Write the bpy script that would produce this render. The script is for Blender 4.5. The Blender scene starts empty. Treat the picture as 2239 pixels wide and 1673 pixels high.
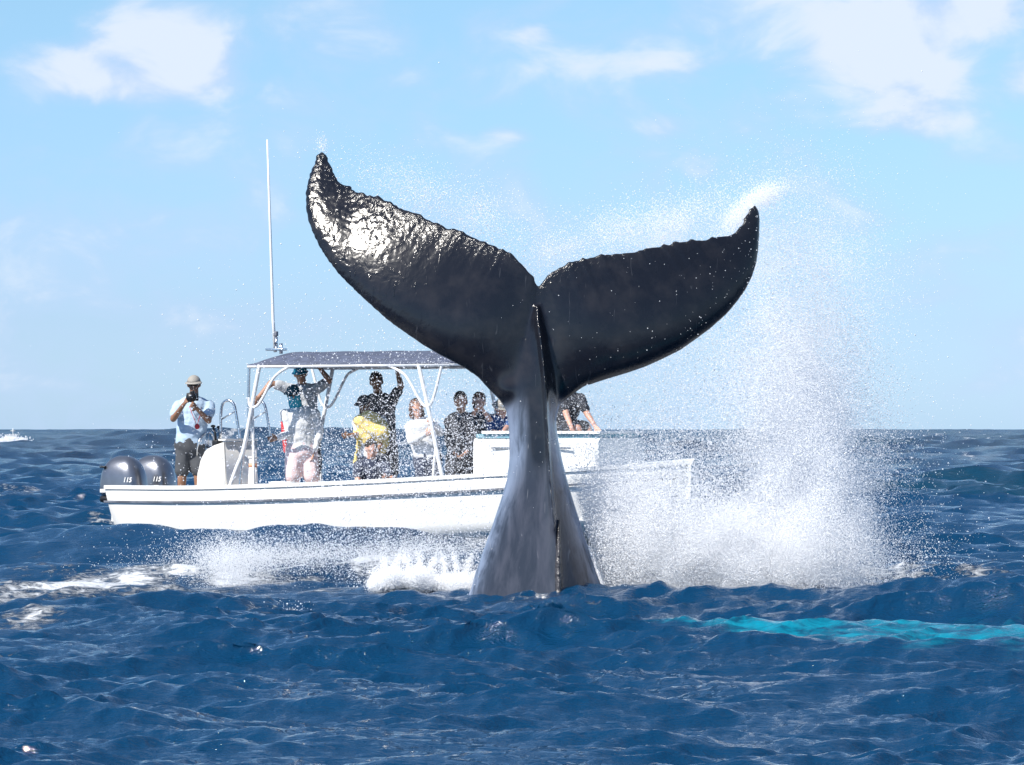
import bpy, bmesh, math, random
import numpy as np
from mathutils import Vector, Matrix, noise as mnoise
random.seed(7); rng = np.random.default_rng(7)
sc = bpy.context.scene
COL = sc.collection

# ------------------------------------------------------------------ camera
F = 9329.0; CX, HY, CH = 1119.5, 939.0, 1.45      # focal length in photo pixels, horizon row, eye height
cam_d = bpy.data.cameras.new('camera'); cam = bpy.data.objects.new('camera', cam_d); COL.objects.link(cam)
cam_d.sensor_width = 36; cam_d.lens = 150; cam_d.clip_start = .5; cam_d.clip_end = 60000
cam.location = (0, 0, CH); cam.rotation_euler = (math.radians(90) + math.atan(102.5 / F), 0, 0)
sc.camera = cam
# ------------------------------------------------------------------ sun and sky
SUN_EL, SUN_AZ = math.radians(43), math.radians(228)      # azimuth clockwise from +Y
SD = Vector((math.sin(SUN_AZ) * math.cos(SUN_EL), math.cos(SUN_AZ) * math.cos(SUN_EL), math.sin(SUN_EL)))
sl = bpy.data.lights.new('sun', 'SUN'); sl.energy = 4.8; sl.angle = math.radians(.55); sl.color = (1, .95, .87)
so = bpy.data.objects.new('sun', sl); COL.objects.link(so)
so.rotation_euler = SD.to_track_quat('Z', 'Y').to_euler(); so.location = SD * 60
sc.view_settings.view_transform = 'Standard'; sc.view_settings.look = 'None'
sc.view_settings.exposure = .5; sc.view_settings.gamma = 1; sc.view_settings.use_curve_mapping = False
sc.cycles.max_bounces = 12; sc.cycles.diffuse_bounces = 10; sc.cycles.transparent_max_bounces = 12; sc.cycles.caustics_reflective = False
sc.cycles.caustics_refractive = False

w = bpy.data.worlds.new('World'); sc.world = w; w.use_nodes = True
nt = w.node_tree; nt.nodes.clear()
def N(nt, t, **k):
    n = nt.nodes.new(t)
    for a, v in k.items():
        if a.startswith('i_'):
            key = a[2:]; key = int(key) if key.isdigit() else key.replace('_', ' ')
            n.inputs[key].default_value = v
        else: setattr(n, a, v)
    return n
def math_(nt, op, a, b=None, clamp=False, c=None):
    n = nt.nodes.new('ShaderNodeMath'); n.operation = op; n.use_clamp = clamp
    for i, v in enumerate((a, b, c)):
        if v is None: continue
        if isinstance(v, (int, float)): n.inputs[i].default_value = v
        else: nt.links.new(v, n.inputs[i])
    return n.outputs[0]
def ramp(nt, src, a, b, smooth=True):
    n = nt.nodes.new('ShaderNodeMapRange'); n.interpolation_type = 'SMOOTHSTEP' if smooth else 'LINEAR'
    n.inputs[1].default_value = a; n.inputs[2].default_value = b; nt.links.new(src, n.inputs[0]); return n.outputs[0]
def mixc(nt, f, a, b):
    n = nt.nodes.new('ShaderNodeMix'); n.data_type = 'RGBA'
    for i, v in ((0, f), (6, a), (7, b)):
        if isinstance(v, (int, float)): n.inputs[i].default_value = v
        elif isinstance(v, tuple): n.inputs[i].default_value = (*v[:3], 1)
        else: nt.links.new(v, n.inputs[i])
    return n.outputs[2]
sky = N(nt, 'ShaderNodeTexSky', sky_type='NISHITA', sun_disc=False, sun_elevation=SUN_EL, sun_rotation=SUN_AZ,
        altitude=0, air_density=1.0, dust_density=.3, ozone_density=2.2)
tc = N(nt, 'ShaderNodeTexCoord'); L = nt.links.new
sep = N(nt, 'ShaderNodeSeparateXYZ'); L(tc.outputs['Generated'], sep.inputs[0])
# soft deep blue of sea air over the physical sky
zr = N(nt, 'ShaderNodeValToRGB'); L(math_(nt, 'MULTIPLY', sep.outputs[2], 2.0), zr.inputs[0]); el = zr.color_ramp.elements
el[0].position = 0; el[0].color = (.71, 1.06, 1.85, 1); el[1].position = .7; el[1].color = (.72, .95, 1.15, 1)
for ps, cc in ((.05, (.69, .95, 1.57, 1)), (.2, (.84, 1.08, 1.33, 1))):
    e_ = el.new(ps); e_.color = cc
tint = zr.outputs[0]
mul = N(nt, 'ShaderNodeMix', data_type='RGBA', blend_type='MULTIPLY'); mul.inputs[0].default_value = 1
L(sky.outputs[0], mul.inputs[6]); L(tint, mul.inputs[7])
# clouds: noise over the direction, gathered where the big clouds of the day stand
mp = N(nt, 'ShaderNodeMapping'); mp.inputs['Scale'].default_value = (1, 1, 1.7); L(tc.outputs['Generated'], mp.inputs[0])
n1 = N(nt, 'ShaderNodeTexNoise', i_Scale=14.0, i_Detail=7.0, i_Roughness=.5, i_Distortion=.2); L(mp.outputs[0], n1.inputs[0])
n2 = N(nt, 'ShaderNodeTexNoise', i_Scale=38.0, i_Detail=5.0, i_Roughness=.55, i_Distortion=.4); L(mp.outputs[0], n2.inputs[0])
def blob(px, py, rx, ry, amp):
    cx, cz = (px - CX) / F, (HY - py) / F
    dx = math_(nt, 'DIVIDE', math_(nt, 'SUBTRACT', sep.outputs[0], cx), rx / F)
    dz = math_(nt, 'DIVIDE', math_(nt, 'SUBTRACT', sep.outputs[2], cz), ry / F)
    r2 = math_(nt, 'ADD', math_(nt, 'MULTIPLY', dx, dx), math_(nt, 'MULTIPLY', dz, dz))
    return math_(nt, 'MULTIPLY', math_(nt, 'EXPONENT', math_(nt, 'MULTIPLY', r2, -1.0)), amp)
blobs = None
for b in ((340, 90, 190, 115, 1.1), (120, 160, 150, 70, .8), (450, 150, 120, 70, .75), (290, 200, 200, 45, .5),
          (1880, 90, 130, 85, 1.1), (2020, 190, 140, 90, 1.05), (2130, 30, 170, 65, 1.1), (2240, 180, 60, 60, .9), (1970, 280, 190, 45, .6),
          (1110, 295, 80, 34, .75), (1460, 280, 80, 40, .7), (1530, 370, 60, 60, .6), (1165, 75, 50, 28, .6), (1300, 150, 380, 60, .42),
          (520, 320, 190, 50, .3), (1650, 170, 200, 50, .28)):
    v = blob(*b); blobs = v if blobs is None else math_(nt, 'ADD', blobs, v)
nz = math_(nt, 'ADD', math_(nt, 'MULTIPLY', math_(nt, 'SUBTRACT', n1.outputs[0], .5), 1.5), math_(nt, 'MULTIPLY', math_(nt, 'SUBTRACT', n2.outputs[0], .5), 1.8))
dens = math_(nt, 'ADD', math_(nt, 'ADD', blobs, nz), math_(nt, 'MULTIPLY', ramp(nt, n1.outputs[0], .45, .8), .25))
cl = math_(nt, 'MULTIPLY', ramp(nt, dens, .10, 1.05), .92)
wisp = math_(nt, 'MULTIPLY', ramp(nt, nz, -.25, .45), .55)
cov = math_(nt, 'MAXIMUM', cl, wisp)
ccol = mixc(nt, ramp(nt, math_(nt, 'ADD', dens, math_(nt, 'MULTIPLY', math_(nt, 'SUBTRACT', n2.outputs[0], .5), 2.2)), .25, 1.1), (5.1, 6.6, 9.1), (7.3, 8.1, 9.4))
skyc = mixc(nt, cov, mul.outputs[2], ccol)
bg = N(nt, 'ShaderNodeBackground', i_Strength=.077); L(skyc, bg.inputs[0])
wo = N(nt, 'ShaderNodeOutputWorld'); L(bg.outputs[0], wo.inputs[0])

# ------------------------------------------------------------------ helpers
def at(px, py, Y):                                # a point seen at a pixel at a given distance
    return Vector(((px - CX) / F * Y, Y, CH + (HY - py) / F * Y))
def tag(o, label=None, cat=None, group=None, kind=None):
    for k, v in (('label', label), ('category', cat), ('group', group), ('kind', kind)):
        if v: o[k] = v
    return o
def empty(name, loc, label, cat, group=None, rotz=0):
    o = bpy.data.objects.new(name, None); COL.objects.link(o); o.location = loc; o.rotation_euler.z = rotz
    return tag(o, label, cat, group)
def link(name, me, mat, parent=None, smooth=True, world=False):
    o = bpy.data.objects.new(name, me); COL.objects.link(o)
    if mat: me.materials.clear(); me.materials.append(mat)
    if smooth: me.polygons.foreach_set('use_smooth', np.ones(len(me.polygons), bool))
    if parent:
        o.parent = parent
        if world:                                  # vertices were given in world space
            me.transform(Matrix.LocRotScale(parent.location, parent.rotation_euler, None).inverted())
    return o
def from_bm(name, bm, mat, parent=None, smooth=True, world=False):
    bmesh.ops.recalc_face_normals(bm, faces=bm.faces)
    me = bpy.data.meshes.new(name); bm.to_mesh(me); bm.free()
    return link(name, me, mat, parent, smooth, world)
def mat(name, col, rough=.5, metal=0, bump=0, bscale=40, var=.0, spec=.5, coat=0, trans=0):
    m = bpy.data.materials.new(name); m.use_nodes = True; nt = m.node_tree; p = nt.nodes['Principled BSDF']
    p.inputs['Roughness'].default_value = rough; p.inputs['Metallic'].default_value = metal
    p.inputs['Specular IOR Level'].default_value = spec; p.inputs['Coat Weight'].default_value = coat
    p.inputs['Base Color'].default_value = (*col, 1)
    tc = nt.nodes.new('ShaderNodeTexCoord')
    n = N(nt, 'ShaderNodeTexNoise', i_Scale=bscale, i_Detail=5.0); nt.links.new(tc.outputs['Object'], n.inputs[0])
    if var:
        a = tuple(c * (1 - var) for c in col); b = tuple(min(1, c * (1 + var)) for c in col)
        n2 = N(nt, 'ShaderNodeTexNoise', i_Scale=bscale * .2, i_Detail=4.0); nt.links.new(tc.outputs['Object'], n2.inputs[0])
        nt.links.new(mixc(nt, ramp(nt, n2.outputs[0], .35, .65), a, b), p.inputs['Base Color'])
    if bump:
        bn = N(nt, 'ShaderNodeBump', i_Strength=1.0, i_Distance=bump); nt.links.new(n.outputs[0], bn.inputs['Height'])
        nt.links.new(bn.outputs[0], p.inputs['Normal'])
    return m
def ring_loft(bm, rings, cap=True):
    vs = [[bm.verts.new(p) for p in r] for r in rings]
    n = len(vs[0])
    for a, b in zip(vs, vs[1:]):
        for i in range(n): bm.faces.new((a[i], a[(i + 1) % n], b[(i + 1) % n], b[i]))
    if cap: bm.faces.new(vs[0]); bm.faces.new(vs[-1])
    return vs
def frame_of(d):
    d = d.normalized(); u = d.cross(Vector((0, 0, 1)))
    if u.length < .05: u = d.cross(Vector((1, 0, 0)))
    u.normalize(); return u, d.cross(u).normalized()
def tube(bm, pts, r, n=8, smooth_it=0):
    pts = [Vector(p) for p in pts]
    for _ in range(smooth_it):                     # Chaikin corner rounding
        q = [pts[0]]
        for a, b in zip(pts, pts[1:]): q += [a.lerp(b, .25), a.lerp(b, .75)]
        q.append(pts[-1]); pts = q
    rs = r if isinstance(r, (list, tuple)) else [r] * len(pts)
    if len(rs) != len(pts): rs = [rs[0] + (rs[-1] - rs[0]) * i / (len(pts) - 1) for i in range(len(pts))]
    rings = []; u = None
    for i, p in enumerate(pts):
        d = (pts[min(i + 1, len(pts) - 1)] - pts[max(i - 1, 0)]).normalized()
        if u is None: u, v = frame_of(d)
        else: u = (u - d * u.dot(d)).normalized(); v = d.cross(u)
        rings.append([p + (u * math.cos(t) + v * math.sin(t)) * rs[i] for t in [2 * math.pi * k / n for k in range(n)]])
    ring_loft(bm, rings)
def box(bm, lo, hi, bev=.0, M=None):
    r = bmesh.ops.create_cube(bm, size=1); vs = r['verts']
    for v in vs: v.co = Vector([lo[i] + (v.co[i] + .5) * (hi[i] - lo[i]) for i in range(3)])
    if bev:
        es = list({e for v in vs for e in v.link_edges})
        rr = bmesh.ops.bevel(bm, geom=es, offset=bev, segments=2, affect='EDGES', profile=.6)
        vs = list({v for f in rr['faces'] for v in f.verts})
    if M: bmesh.ops.transform(bm, matrix=M, verts=list({v for v in vs}))
def ball(bm, c, r, axes=None, u=16, v=10):
    rr = bmesh.ops.create_uvsphere(bm, u_segments=u, v_segments=v, radius=1)
    if isinstance(r, (int, float)): r = (r, r, r)
    for q in rr['verts']:
        p = Vector((q.co.x * r[0], q.co.y * r[1], q.co.z * r[2]))
        q.co = Vector(c) + (axes @ p if axes else p)
def capsule(bm, a, b, ra, rb, side=None, flat=1.0, n=12):
    """tapered limb with round ends; side = direction of the wide axis, flat = narrow / wide"""
    a, b = Vector(a), Vector(b); d = (b - a); Ln = d.length; d.normalize()
    if side is None: u, v = frame_of(d)
    else: u = (side - d * side.dot(d)).normalized(); v = d.cross(u)
    rings = []
    for k in range(4):
        t = math.pi / 2 * (k + .35) / 4; rings.append((a - d * ra * flat * math.cos(t), ra * math.sin(t)))
    for k in range(5): f = k / 4; rings.append((a.lerp(b, f), ra + (rb - ra) * f))
    for k in range(4):
        t = math.pi / 2 * (3 - k + .35) / 4; rings.append((b + d * rb * flat * math.cos(t), rb * math.sin(t)))
    ring_loft(bm, [[p + u * (r * math.cos(x)) + v * (r * flat * math.sin(x)) for x in [2 * math.pi * i / n for i in range(n)]] for p, r in rings])
def fuse(bm, voxel, smooth=3, fac=.5, name='fused'):
    """weld overlapping volumes into one continuous surface"""
    bmesh.ops.recalc_face_normals(bm, faces=bm.faces)
    me = bpy.data.meshes.new(name); bm.to_mesh(me); bm.free()
    o = bpy.data.objects.new(name, me); COL.objects.link(o)
    r = o.modifiers.new('r', 'REMESH'); r.mode = 'VOXEL'; r.voxel_size = voxel; r.use_smooth_shade = True
    if smooth: s = o.modifiers.new('s', 'SMOOTH'); s.factor = fac; s.iterations = smooth
    dg = bpy.context.evaluated_depsgraph_get()
    out = bpy.data.meshes.new_from_object(o.evaluated_get(dg)); out.name = name
    bpy.data.objects.remove(o); bpy.data.meshes.remove(me)
    return out

def rumple(me, f):
    n = len(me.vertices); c = np.empty(n * 3, np.float32); me.vertices.foreach_get('co', c); m = np.empty(n * 3, np.float32); me.vertices.foreach_get('normal', m)
    c = c.reshape(-1, 3); m = m.reshape(-1, 3); a = np.array([f(Vector(q)) for q in c.tolist()], np.float32)
    me.vertices.foreach_set('co', (c + m * a[:, None]).ravel()); me.update()
# ------------------------------------------------------------------ water
def spectrum(tile, lmin, lmax, sigma, wind, seed, n=1024, power=4.0, spread=2.0):
    """one periodic patch of wind waves by FFT: height and the two horizontal (choppy) displacements"""
    g = np.random.default_rng(seed)
    k1 = np.fft.fftfreq(n, tile / n) * 2 * np.pi
    kx, ky = np.meshgrid(k1, k1, indexing='xy'); k = np.hypot(kx, ky); k[0, 0] = 1e9
    kp = 2 * np.pi / lmax; kq = 2 * np.pi / lmin
    a = k ** (-power / 2) * np.exp(-.5 * (kp / k) ** 4) * np.exp(-.5 * (k / kq) ** 4)
    c = (kx * math.cos(wind) + ky * math.sin(wind)) / k
    a = a * (np.abs(c) ** spread * .88 + .12)
    h = a * (g.normal(size=k.shape) + 1j * g.normal(size=k.shape)); h[0, 0] = 0
    H = np.fft.ifft2(h).real; s = sigma / H.std()
    DX = np.fft.ifft2(1j * kx / k * h).real * s; DY = np.fft.ifft2(1j * ky / k * h).real * s
    return tile, (H * s).astype(np.float32), DX.astype(np.float32), DY.astype(np.float32)
def sample(sp, x, y):
    tile, *maps = sp; n = maps[0].shape[0]
    u = (x / tile * n) % n; v = (y / tile * n) % n
    i = u.astype(np.int32); j = v.astype(np.int32); fu = (u - i).astype(np.float32); fv = (v - j).astype(np.float32)
    i %= n; j %= n
    i2 = (i + 1) % n; j2 = (j + 1) % n
    return [m[j, i] * (1 - fu) * (1 - fv) + m[j, i2] * fu * (1 - fv) + m[j2, i] * (1 - fu) * fv + m[j2, i2] * fu * fv for m in maps]
WA = spectrum(61.0, 1.7, 6.5, .060, math.radians(-112), 11)
WB = spectrum(13.7, .36, 1.5, .034, math.radians(-97), 12)
WC = spectrum(3.37, .08, .42, .0092, math.radians(-80), 13)
def vnoise(x, y, seed, n=256):
    g = np.random.default_rng(seed).random((n, n)).astype(np.float32)
    i = np.floor(x).astype(int); j = np.floor(y).astype(int); fx = x - i; fy = y - j
    fx = fx * fx * (3 - 2 * fx); fy = fy * fy * (3 - 2 * fy); i %= n; j %= n; i2 = (i + 1) % n; j2 = (j + 1) % n
    return g[j, i] * (1 - fx) * (1 - fy) + g[j, i2] * fx * (1 - fy) + g[j2, i] * (1 - fx) * fy + g[j2, i2] * fx * fy
def fbm(x, y, seed, o=4): return sum(vnoise(x * 2 ** k + 17 * k, y * 2 ** k + 5 * k, seed + k) * .5 ** (k + 1) for k in range(o)) / (1 - .5 ** o)
def sst(a, b, x): t = np.clip((x - a) / (b - a), 0, 1); return t * t * (3 - 2 * t)
def flat_pt(px, py): d = CH * F / (py - HY); return (px - CX) / F * d, d
def gauss(x, y, cx, cy, rx, ry, rot=0):
    dx, dy = x - cx, y - cy; c, s = math.cos(rot), math.sin(rot)
    return np.exp(-(((dx * c + dy * s) / rx) ** 2 + ((-dx * s + dy * c) / ry) ** 2))
def sea(x, y):
    """displaced water point and masks for arrays of flat positions"""
    ha, xa, ya = sample(WA, x, y); hb, xb, yb = sample(WB, x + 3.1, y + 1.7)
    hc, xc, yc = sample(WC, x * .97 + y * .2, y * .97 - x * .2)
    fa = (1 - sst(500, 1500, y) * .7); fb = 1 - sst(70, 260, y); fc = 1 - sst(26, 62, y)
    gust = .62 + .72 * sst(.25, .75, fbm(x * .35 + 9, y * .16, 41, 3))
    fa = fa * (1 + 1.0 * sst(50, 140, y)); fb = fb * gust * (1 + .4 * sst(40, 90, y)); fc = fc * gust * 1.15; nearq = .82 + .18 * sst(24, 42, y); fa = fa * nearq; fb = fb * (.25 + .75 * nearq)
    z = ha * fa + hb * fb + hc * fc
    ch = .95
    X = x + ch * (xa * fa + xb * fb * .95 + xc * fc * .9); Y = y + ch * (ya * fa + yb * fb * .95 + yc * fc * .9)
    # open sea swell beyond the boat
    am = sst(75, 420, y) * (1 - .85 * gauss(x / y, y, -.1175, 400, .022, 160))
    sw = np.sin(y * .083 + x * .021 + 1.0) * .6 + np.sin(y * .061 - x * .034 + 2.2) * .55 + np.sin(y * .12 + x * .06) * .22 + np.sin(y * .045 + x * .017 + 4) * .4
    z = z + am * sw * .95
    # the near swell that hides the foot of the whale, and the waves round it
    cr = 33.6 + .05 * x + .5 * np.sin(x * .9 + .5)
    z = z + (.09 + .03 * np.sin(x * 1.7 + 1)) * np.exp(-((y - cr) / 1.1) ** 2) - .05 * np.exp(-((y - 38.2) / 1.6) ** 2)
    z = z + .40 * gauss(x, y, -1.35, 46.5, 1.9, 1.1) + .26 * gauss(x, y, -4.0, 47.5, 1.6, 1.1) + .10 * gauss(x, y, .6, 44.0, 1.6, .9)
    z = z + .16 * gauss(x, y, -1.6, 42.0, 2.0, .6, .05) + .18 * gauss(x, y, -.75, 37.2, .55, .4)
    z = z + .14 * gauss(x, y, 3.6, 32.2, 2.4, .9)
    # foam
    n = fbm(x * 2.2, y * 1.1, 60, 5); n2 = fbm(x * .5, y * .35, 70, 4); st = fbm(x * 1.1 + y * .5, y * 3.0 - x * .6, 80, 4)
    reg = np.zeros_like(x)
    def add(v): np.maximum(reg, v, out=reg)
    add(1.15 * gauss(x, y, -.95, 37.9, .9, .9)); add(.95 * gauss(x, y, -1.4, 42.6, 1.6, 1.2)); add(.8 * gauss(x, y, -2.3, 41.2, .8, 1.4))
    add(1.0 * gauss(x, y, 1.6, 39.0, 2.2, 3.0)); add(.8 * gauss(x, y, 1.3, 45.0, 2.6, 4.0))
    x0, y0 = flat_pt(140, 1300); add((1.0 + 1.0 * (st - .5)) * gauss(x, y, x0, y0, 1.5, 5.5))
    x0, y0 = flat_pt(330, 1265); add(.8 * gauss(x, y, x0, y0, .9, 1.4))
    x0, y0 = flat_pt(2080, 1303); add((.85 + .6 * (st - .5)) * gauss(x, y, x0, y0, 1.9, 1.6)); 
    x0, y0 = flat_pt(1960, 1262); add(.7 * gauss(x, y, x0, y0, 1.0, 1.5))
    for q in ((385, 1322), (450, 1333), (560, 1340), (610, 1352)):
        x0, y0 = flat_pt(*q); add(.62 * gauss(x, y, x0, y0, .28, .30))
    x0, y0 = flat_pt(215, 1155); add(.7 * gauss(x, y, x0, y0, .35, 2.4))
    add(.5 * gauss(x, y, -1.4, 51.5, 4.5, 1.0))
    # breaking crests: where the surface bunches up
    crest = sst(.10, .24, ha) * sst(.53, .70, n2) * (.5 + .25 * sst(60, 110, y))
    capn = sst(.69, .76, fbm(x * .3 + 3, y * .045, 90, 4)) * sst(70, 100, y) * (1 - sst(700, 1200, y)) * .62
    foam = np.maximum(reg, np.maximum(crest * .9, capn)) 
    foam = foam + (n - .5) * 1.1 * (foam > .02)
    # glow of a submerged white flipper, painted into the water colour
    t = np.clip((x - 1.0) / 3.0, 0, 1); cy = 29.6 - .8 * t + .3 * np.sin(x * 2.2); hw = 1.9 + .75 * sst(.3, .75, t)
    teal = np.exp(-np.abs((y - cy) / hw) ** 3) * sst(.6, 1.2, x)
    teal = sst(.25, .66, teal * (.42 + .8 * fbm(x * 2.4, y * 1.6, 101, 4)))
    green = sst(.5, .75, fbm(x * .08 + 2, y * .03 + 7, 111, 3)) * sst(45, 70, y)
    return X, Y, z, foam, teal, green
def height_at(x, y): a = sea(np.array([float(x)]), np.array([float(y)])); return float(a[2][0])

us = np.concatenate([np.linspace(-.6, -.15, 40)[:-1], np.linspace(-.15, .15, 540), np.linspace(.15, .6, 40)[1:]])
ds = [8.0]
while ds[-1] < 20000:
    d = ds[-1]; r = .0045 if d < 16 else (.0017 if d < 70 else (.0026 if d < 130 else (.006 if d < 500 else .02)))
    ds.append(d * (1 + r))
ds = np.array(ds); nu, nd = len(us), len(ds)
D, U = np.meshgrid(ds, us, indexing='ij'); gx = (U * D).ravel(); gy = D.ravel()
X, Y, Z, foam, teal, green = sea(gx, gy)
me = bpy.data.meshes.new('sea_water')
co = np.stack([X, Y, Z], 1).astype(np.float32)
idx = np.arange(nd * nu).reshape(nd, nu)
q = np.stack([idx[:-1, :-1], idx[:-1, 1:], idx[1:, 1:], idx[1:, :-1]], -1).reshape(-1, 4).astype(np.int32)
me.vertices.add(len(co)); me.vertices.foreach_set('co', co.ravel())
me.loops.add(q.size); me.loops.foreach_set('vertex_index', q.ravel())
me.polygons.add(len(q)); me.polygons.foreach_set('loop_start', np.arange(0, q.size, 4, dtype=np.int32))
me.update(calc_edges=True)
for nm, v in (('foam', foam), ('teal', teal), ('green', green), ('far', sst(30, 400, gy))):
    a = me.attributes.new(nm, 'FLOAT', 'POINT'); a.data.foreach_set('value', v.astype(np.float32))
wm = bpy.data.materials.new('sea_water'); wm.use_nodes = True; nt = wm.node_tree; p = nt.nodes['Principled BSDF']
def attr(nt, n): return N(nt, 'ShaderNodeAttribute', attribute_name=n).outputs['Fac']
geo = N(nt, 'ShaderNodeTexCoord').outputs['Object']; lk = nt.links.new
m1 = N(nt, 'ShaderNodeMapping'); m1.inputs['Rotation'].default_value = (0, 0, .35); m1.inputs['Scale'].default_value = (1, 1.9, 1); lk(geo, m1.inputs[0])
r1 = N(nt, 'ShaderNodeTexNoise', i_Scale=6.0, i_Detail=3.0, i_Roughness=.5, i_Distortion=.3); lk(m1.outputs[0], r1.inputs[0])
m2 = N(nt, 'ShaderNodeMapping'); m2.inputs['Rotation'].default_value = (0, 0, -.5); m2.inputs['Scale'].default_value = (1, 2.6, 1); lk(geo, m2.inputs[0])
r2 = N(nt, 'ShaderNodeTexNoise', i_Scale=2.4, i_Detail=6.0, i_Roughness=.6, i_Distortion=.6); lk(m2.outputs[0], r2.inputs[0])
def ridge(o): return math_(nt, 'SUBTRACT', 1.0, math_(nt, 'ABSOLUTE', math_(nt, 'SUBTRACT', math_(nt, 'MULTIPLY', o, 2.0), 1.0)))
r3 = N(nt, 'ShaderNodeTexNoise', i_Scale=24.0, i_Detail=3.0, i_Roughness=.5, i_Distortion=.4); lk(m2.outputs[0], r3.inputs[0])
near = math_(nt, 'SUBTRACT', 1.0, attr(nt, 'far'))
hsum = math_(nt, 'ADD', math_(nt, 'ADD', math_(nt, 'MULTIPLY', ridge(r1.outputs[0]), .017), math_(nt, 'MULTIPLY', math_(nt, 'MULTIPLY', ridge(r3.outputs[0]), near), .006)),
             math_(nt, 'MULTIPLY', math_(nt, 'MULTIPLY', ridge(r2.outputs[0]), attr(nt, 'far')), .35))
bmp = N(nt, 'ShaderNodeBump', i_Strength=1.0, i_Distance=1.0); pass
fn = N(nt, 'ShaderNodeTexNoise', i_Scale=7.0, i_Detail=9.0, i_Roughness=.68, i_Distortion=1.0); lk(m1.outputs[0], fn.inputs[0])
fm = ramp(nt, math_(nt, 'ADD', attr(nt, 'foam'), math_(nt, 'MULTIPLY', math_(nt, 'SUBTRACT', fn.outputs[0], .5), 1.8)), .44, .84)
lk(math_(nt, 'ADD', hsum, math_(nt, 'MULTIPLY', math_(nt, 'MULTIPLY', fm, fn.outputs[0]), .06)), bmp.inputs['Height'])
c0 = mixc(nt, math_(nt, 'MULTIPLY', attr(nt, 'green'), .55), (.0003, .033, .088), (.004, .040, .062))
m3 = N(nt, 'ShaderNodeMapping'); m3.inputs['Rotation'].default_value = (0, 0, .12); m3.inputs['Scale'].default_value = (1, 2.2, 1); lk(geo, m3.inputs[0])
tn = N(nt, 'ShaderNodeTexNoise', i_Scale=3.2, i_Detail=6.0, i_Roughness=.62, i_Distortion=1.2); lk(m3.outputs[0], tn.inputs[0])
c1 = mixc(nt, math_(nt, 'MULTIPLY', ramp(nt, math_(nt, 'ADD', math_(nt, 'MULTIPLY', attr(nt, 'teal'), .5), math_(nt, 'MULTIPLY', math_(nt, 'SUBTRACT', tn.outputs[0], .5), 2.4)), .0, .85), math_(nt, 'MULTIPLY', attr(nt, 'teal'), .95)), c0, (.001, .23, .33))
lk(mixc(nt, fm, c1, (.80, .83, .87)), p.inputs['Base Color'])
rr = math_(nt, 'ADD', math_(nt, 'MULTIPLY', attr(nt, 'far'), .14), .05)
lk(math_(nt, 'MAXIMUM', rr, math_(nt, 'MULTIPLY', fm, .6)), p.inputs['Roughness'])
p.inputs['IOR'].default_value = 1.46; lk(bmp.outputs[0], p.inputs['Normal'])
water = link('sea_water', me, wm); tag(water, kind='structure')
bm = bmesh.new(); bmesh.ops.create_grid(bm, x_segments=1, y_segments=1, size=30000)
for v in bm.verts: v.co.z = -4
deep = mat('deep_water', (.003, .030, .10), .1, bump=.3, bscale=.4); tag(from_bm('sea_depth', bm, deep), kind='structure')

# ------------------------------------------------------------------ the whale
YW = 36.0
def zl(pts, x0, y0, s): return [(x0 + a / s, y0 + b / s) for a, b in pts]
LT = zl([(170,85),(205,110),(225,165),(250,225),(290,280),(340,300),(400,340),(470,350),(520,362),(570,382),(620,410),(690,435),(745,460),(810,490),(880,520),(950,555),(1020,560),(1060,590),(1130,625),(1200,650),(1290,690),(1350,730),(1400,780),(1440,830),(1465,880),(1482,930),(1500,1000)], 640, 300, 2.755)
LL = zl([(170,85),(140,110),(133,150),(110,200),(90,270),(76,340),(76,420),(90,500),(120,580),(160,660),(210,740),(280,830),(340,890),(420,970),(500,1040),(580,1110),(680,1180),(780,1250),(880,1310),(960,1350),(1050,1400),(1120,1460),(1180,1530),(1240,1590),(1275,1640),(1320,1700)], 640, 300, 2.755)
RT = zl([(1335,182),(1300,210),(1280,250),(1250,300),(1210,345),(1150,365),(1100,372),(1050,385),(960,385),(870,400),(800,412),(760,422),(690,437),(640,450),(570,460),(500,465),(420,475),(370,487),(330,495),(250,515),(190,545),(150,570),(110,610),(80,650),(62,690),(40,760)], 1150, 380, 2.666)
RL = zl([(1335,182),(1358,215),(1365,270),(1362,350),(1358,430),(1345,520),(1320,600),(1280,680),(1230,750),(1170,820),(1080,900),(1000,960),(900,1030),(800,1080),(700,1125),(600,1160),(500,1190),(420,1215),(350,1240),(300,1275),(260,1310),(215,1342),(170,1370),(130,1400)], 1150, 380, 2.666)
def resamp(P, n, warp=1.0):
    P = np.array(P); d = np.r_[0, np.cumsum(np.hypot(*np.diff(P, axis=0).T))]; t = np.linspace(0, 1, n) ** warp * d[-1]
    return np.stack([np.interp(t, d, P[:, 0]), np.interp(t, d, P[:, 1])], 1)
def fluke_y(px, py):
    x = (px - 1178) / 259; z = (890 - py) / 259; ax = abs(x)
    left = x < 0
    y = (.024 if left else .05) * ax ** 3 + (.145 if left else .06) * z * max(z, 0) * (ax / 1.6 if ax < 1.6 else 1)
    y += -.05 * math.exp(-(((x + .25) / .09) ** 2 + ((z - .13) / .08) ** 2))
    return YW + y
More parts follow.
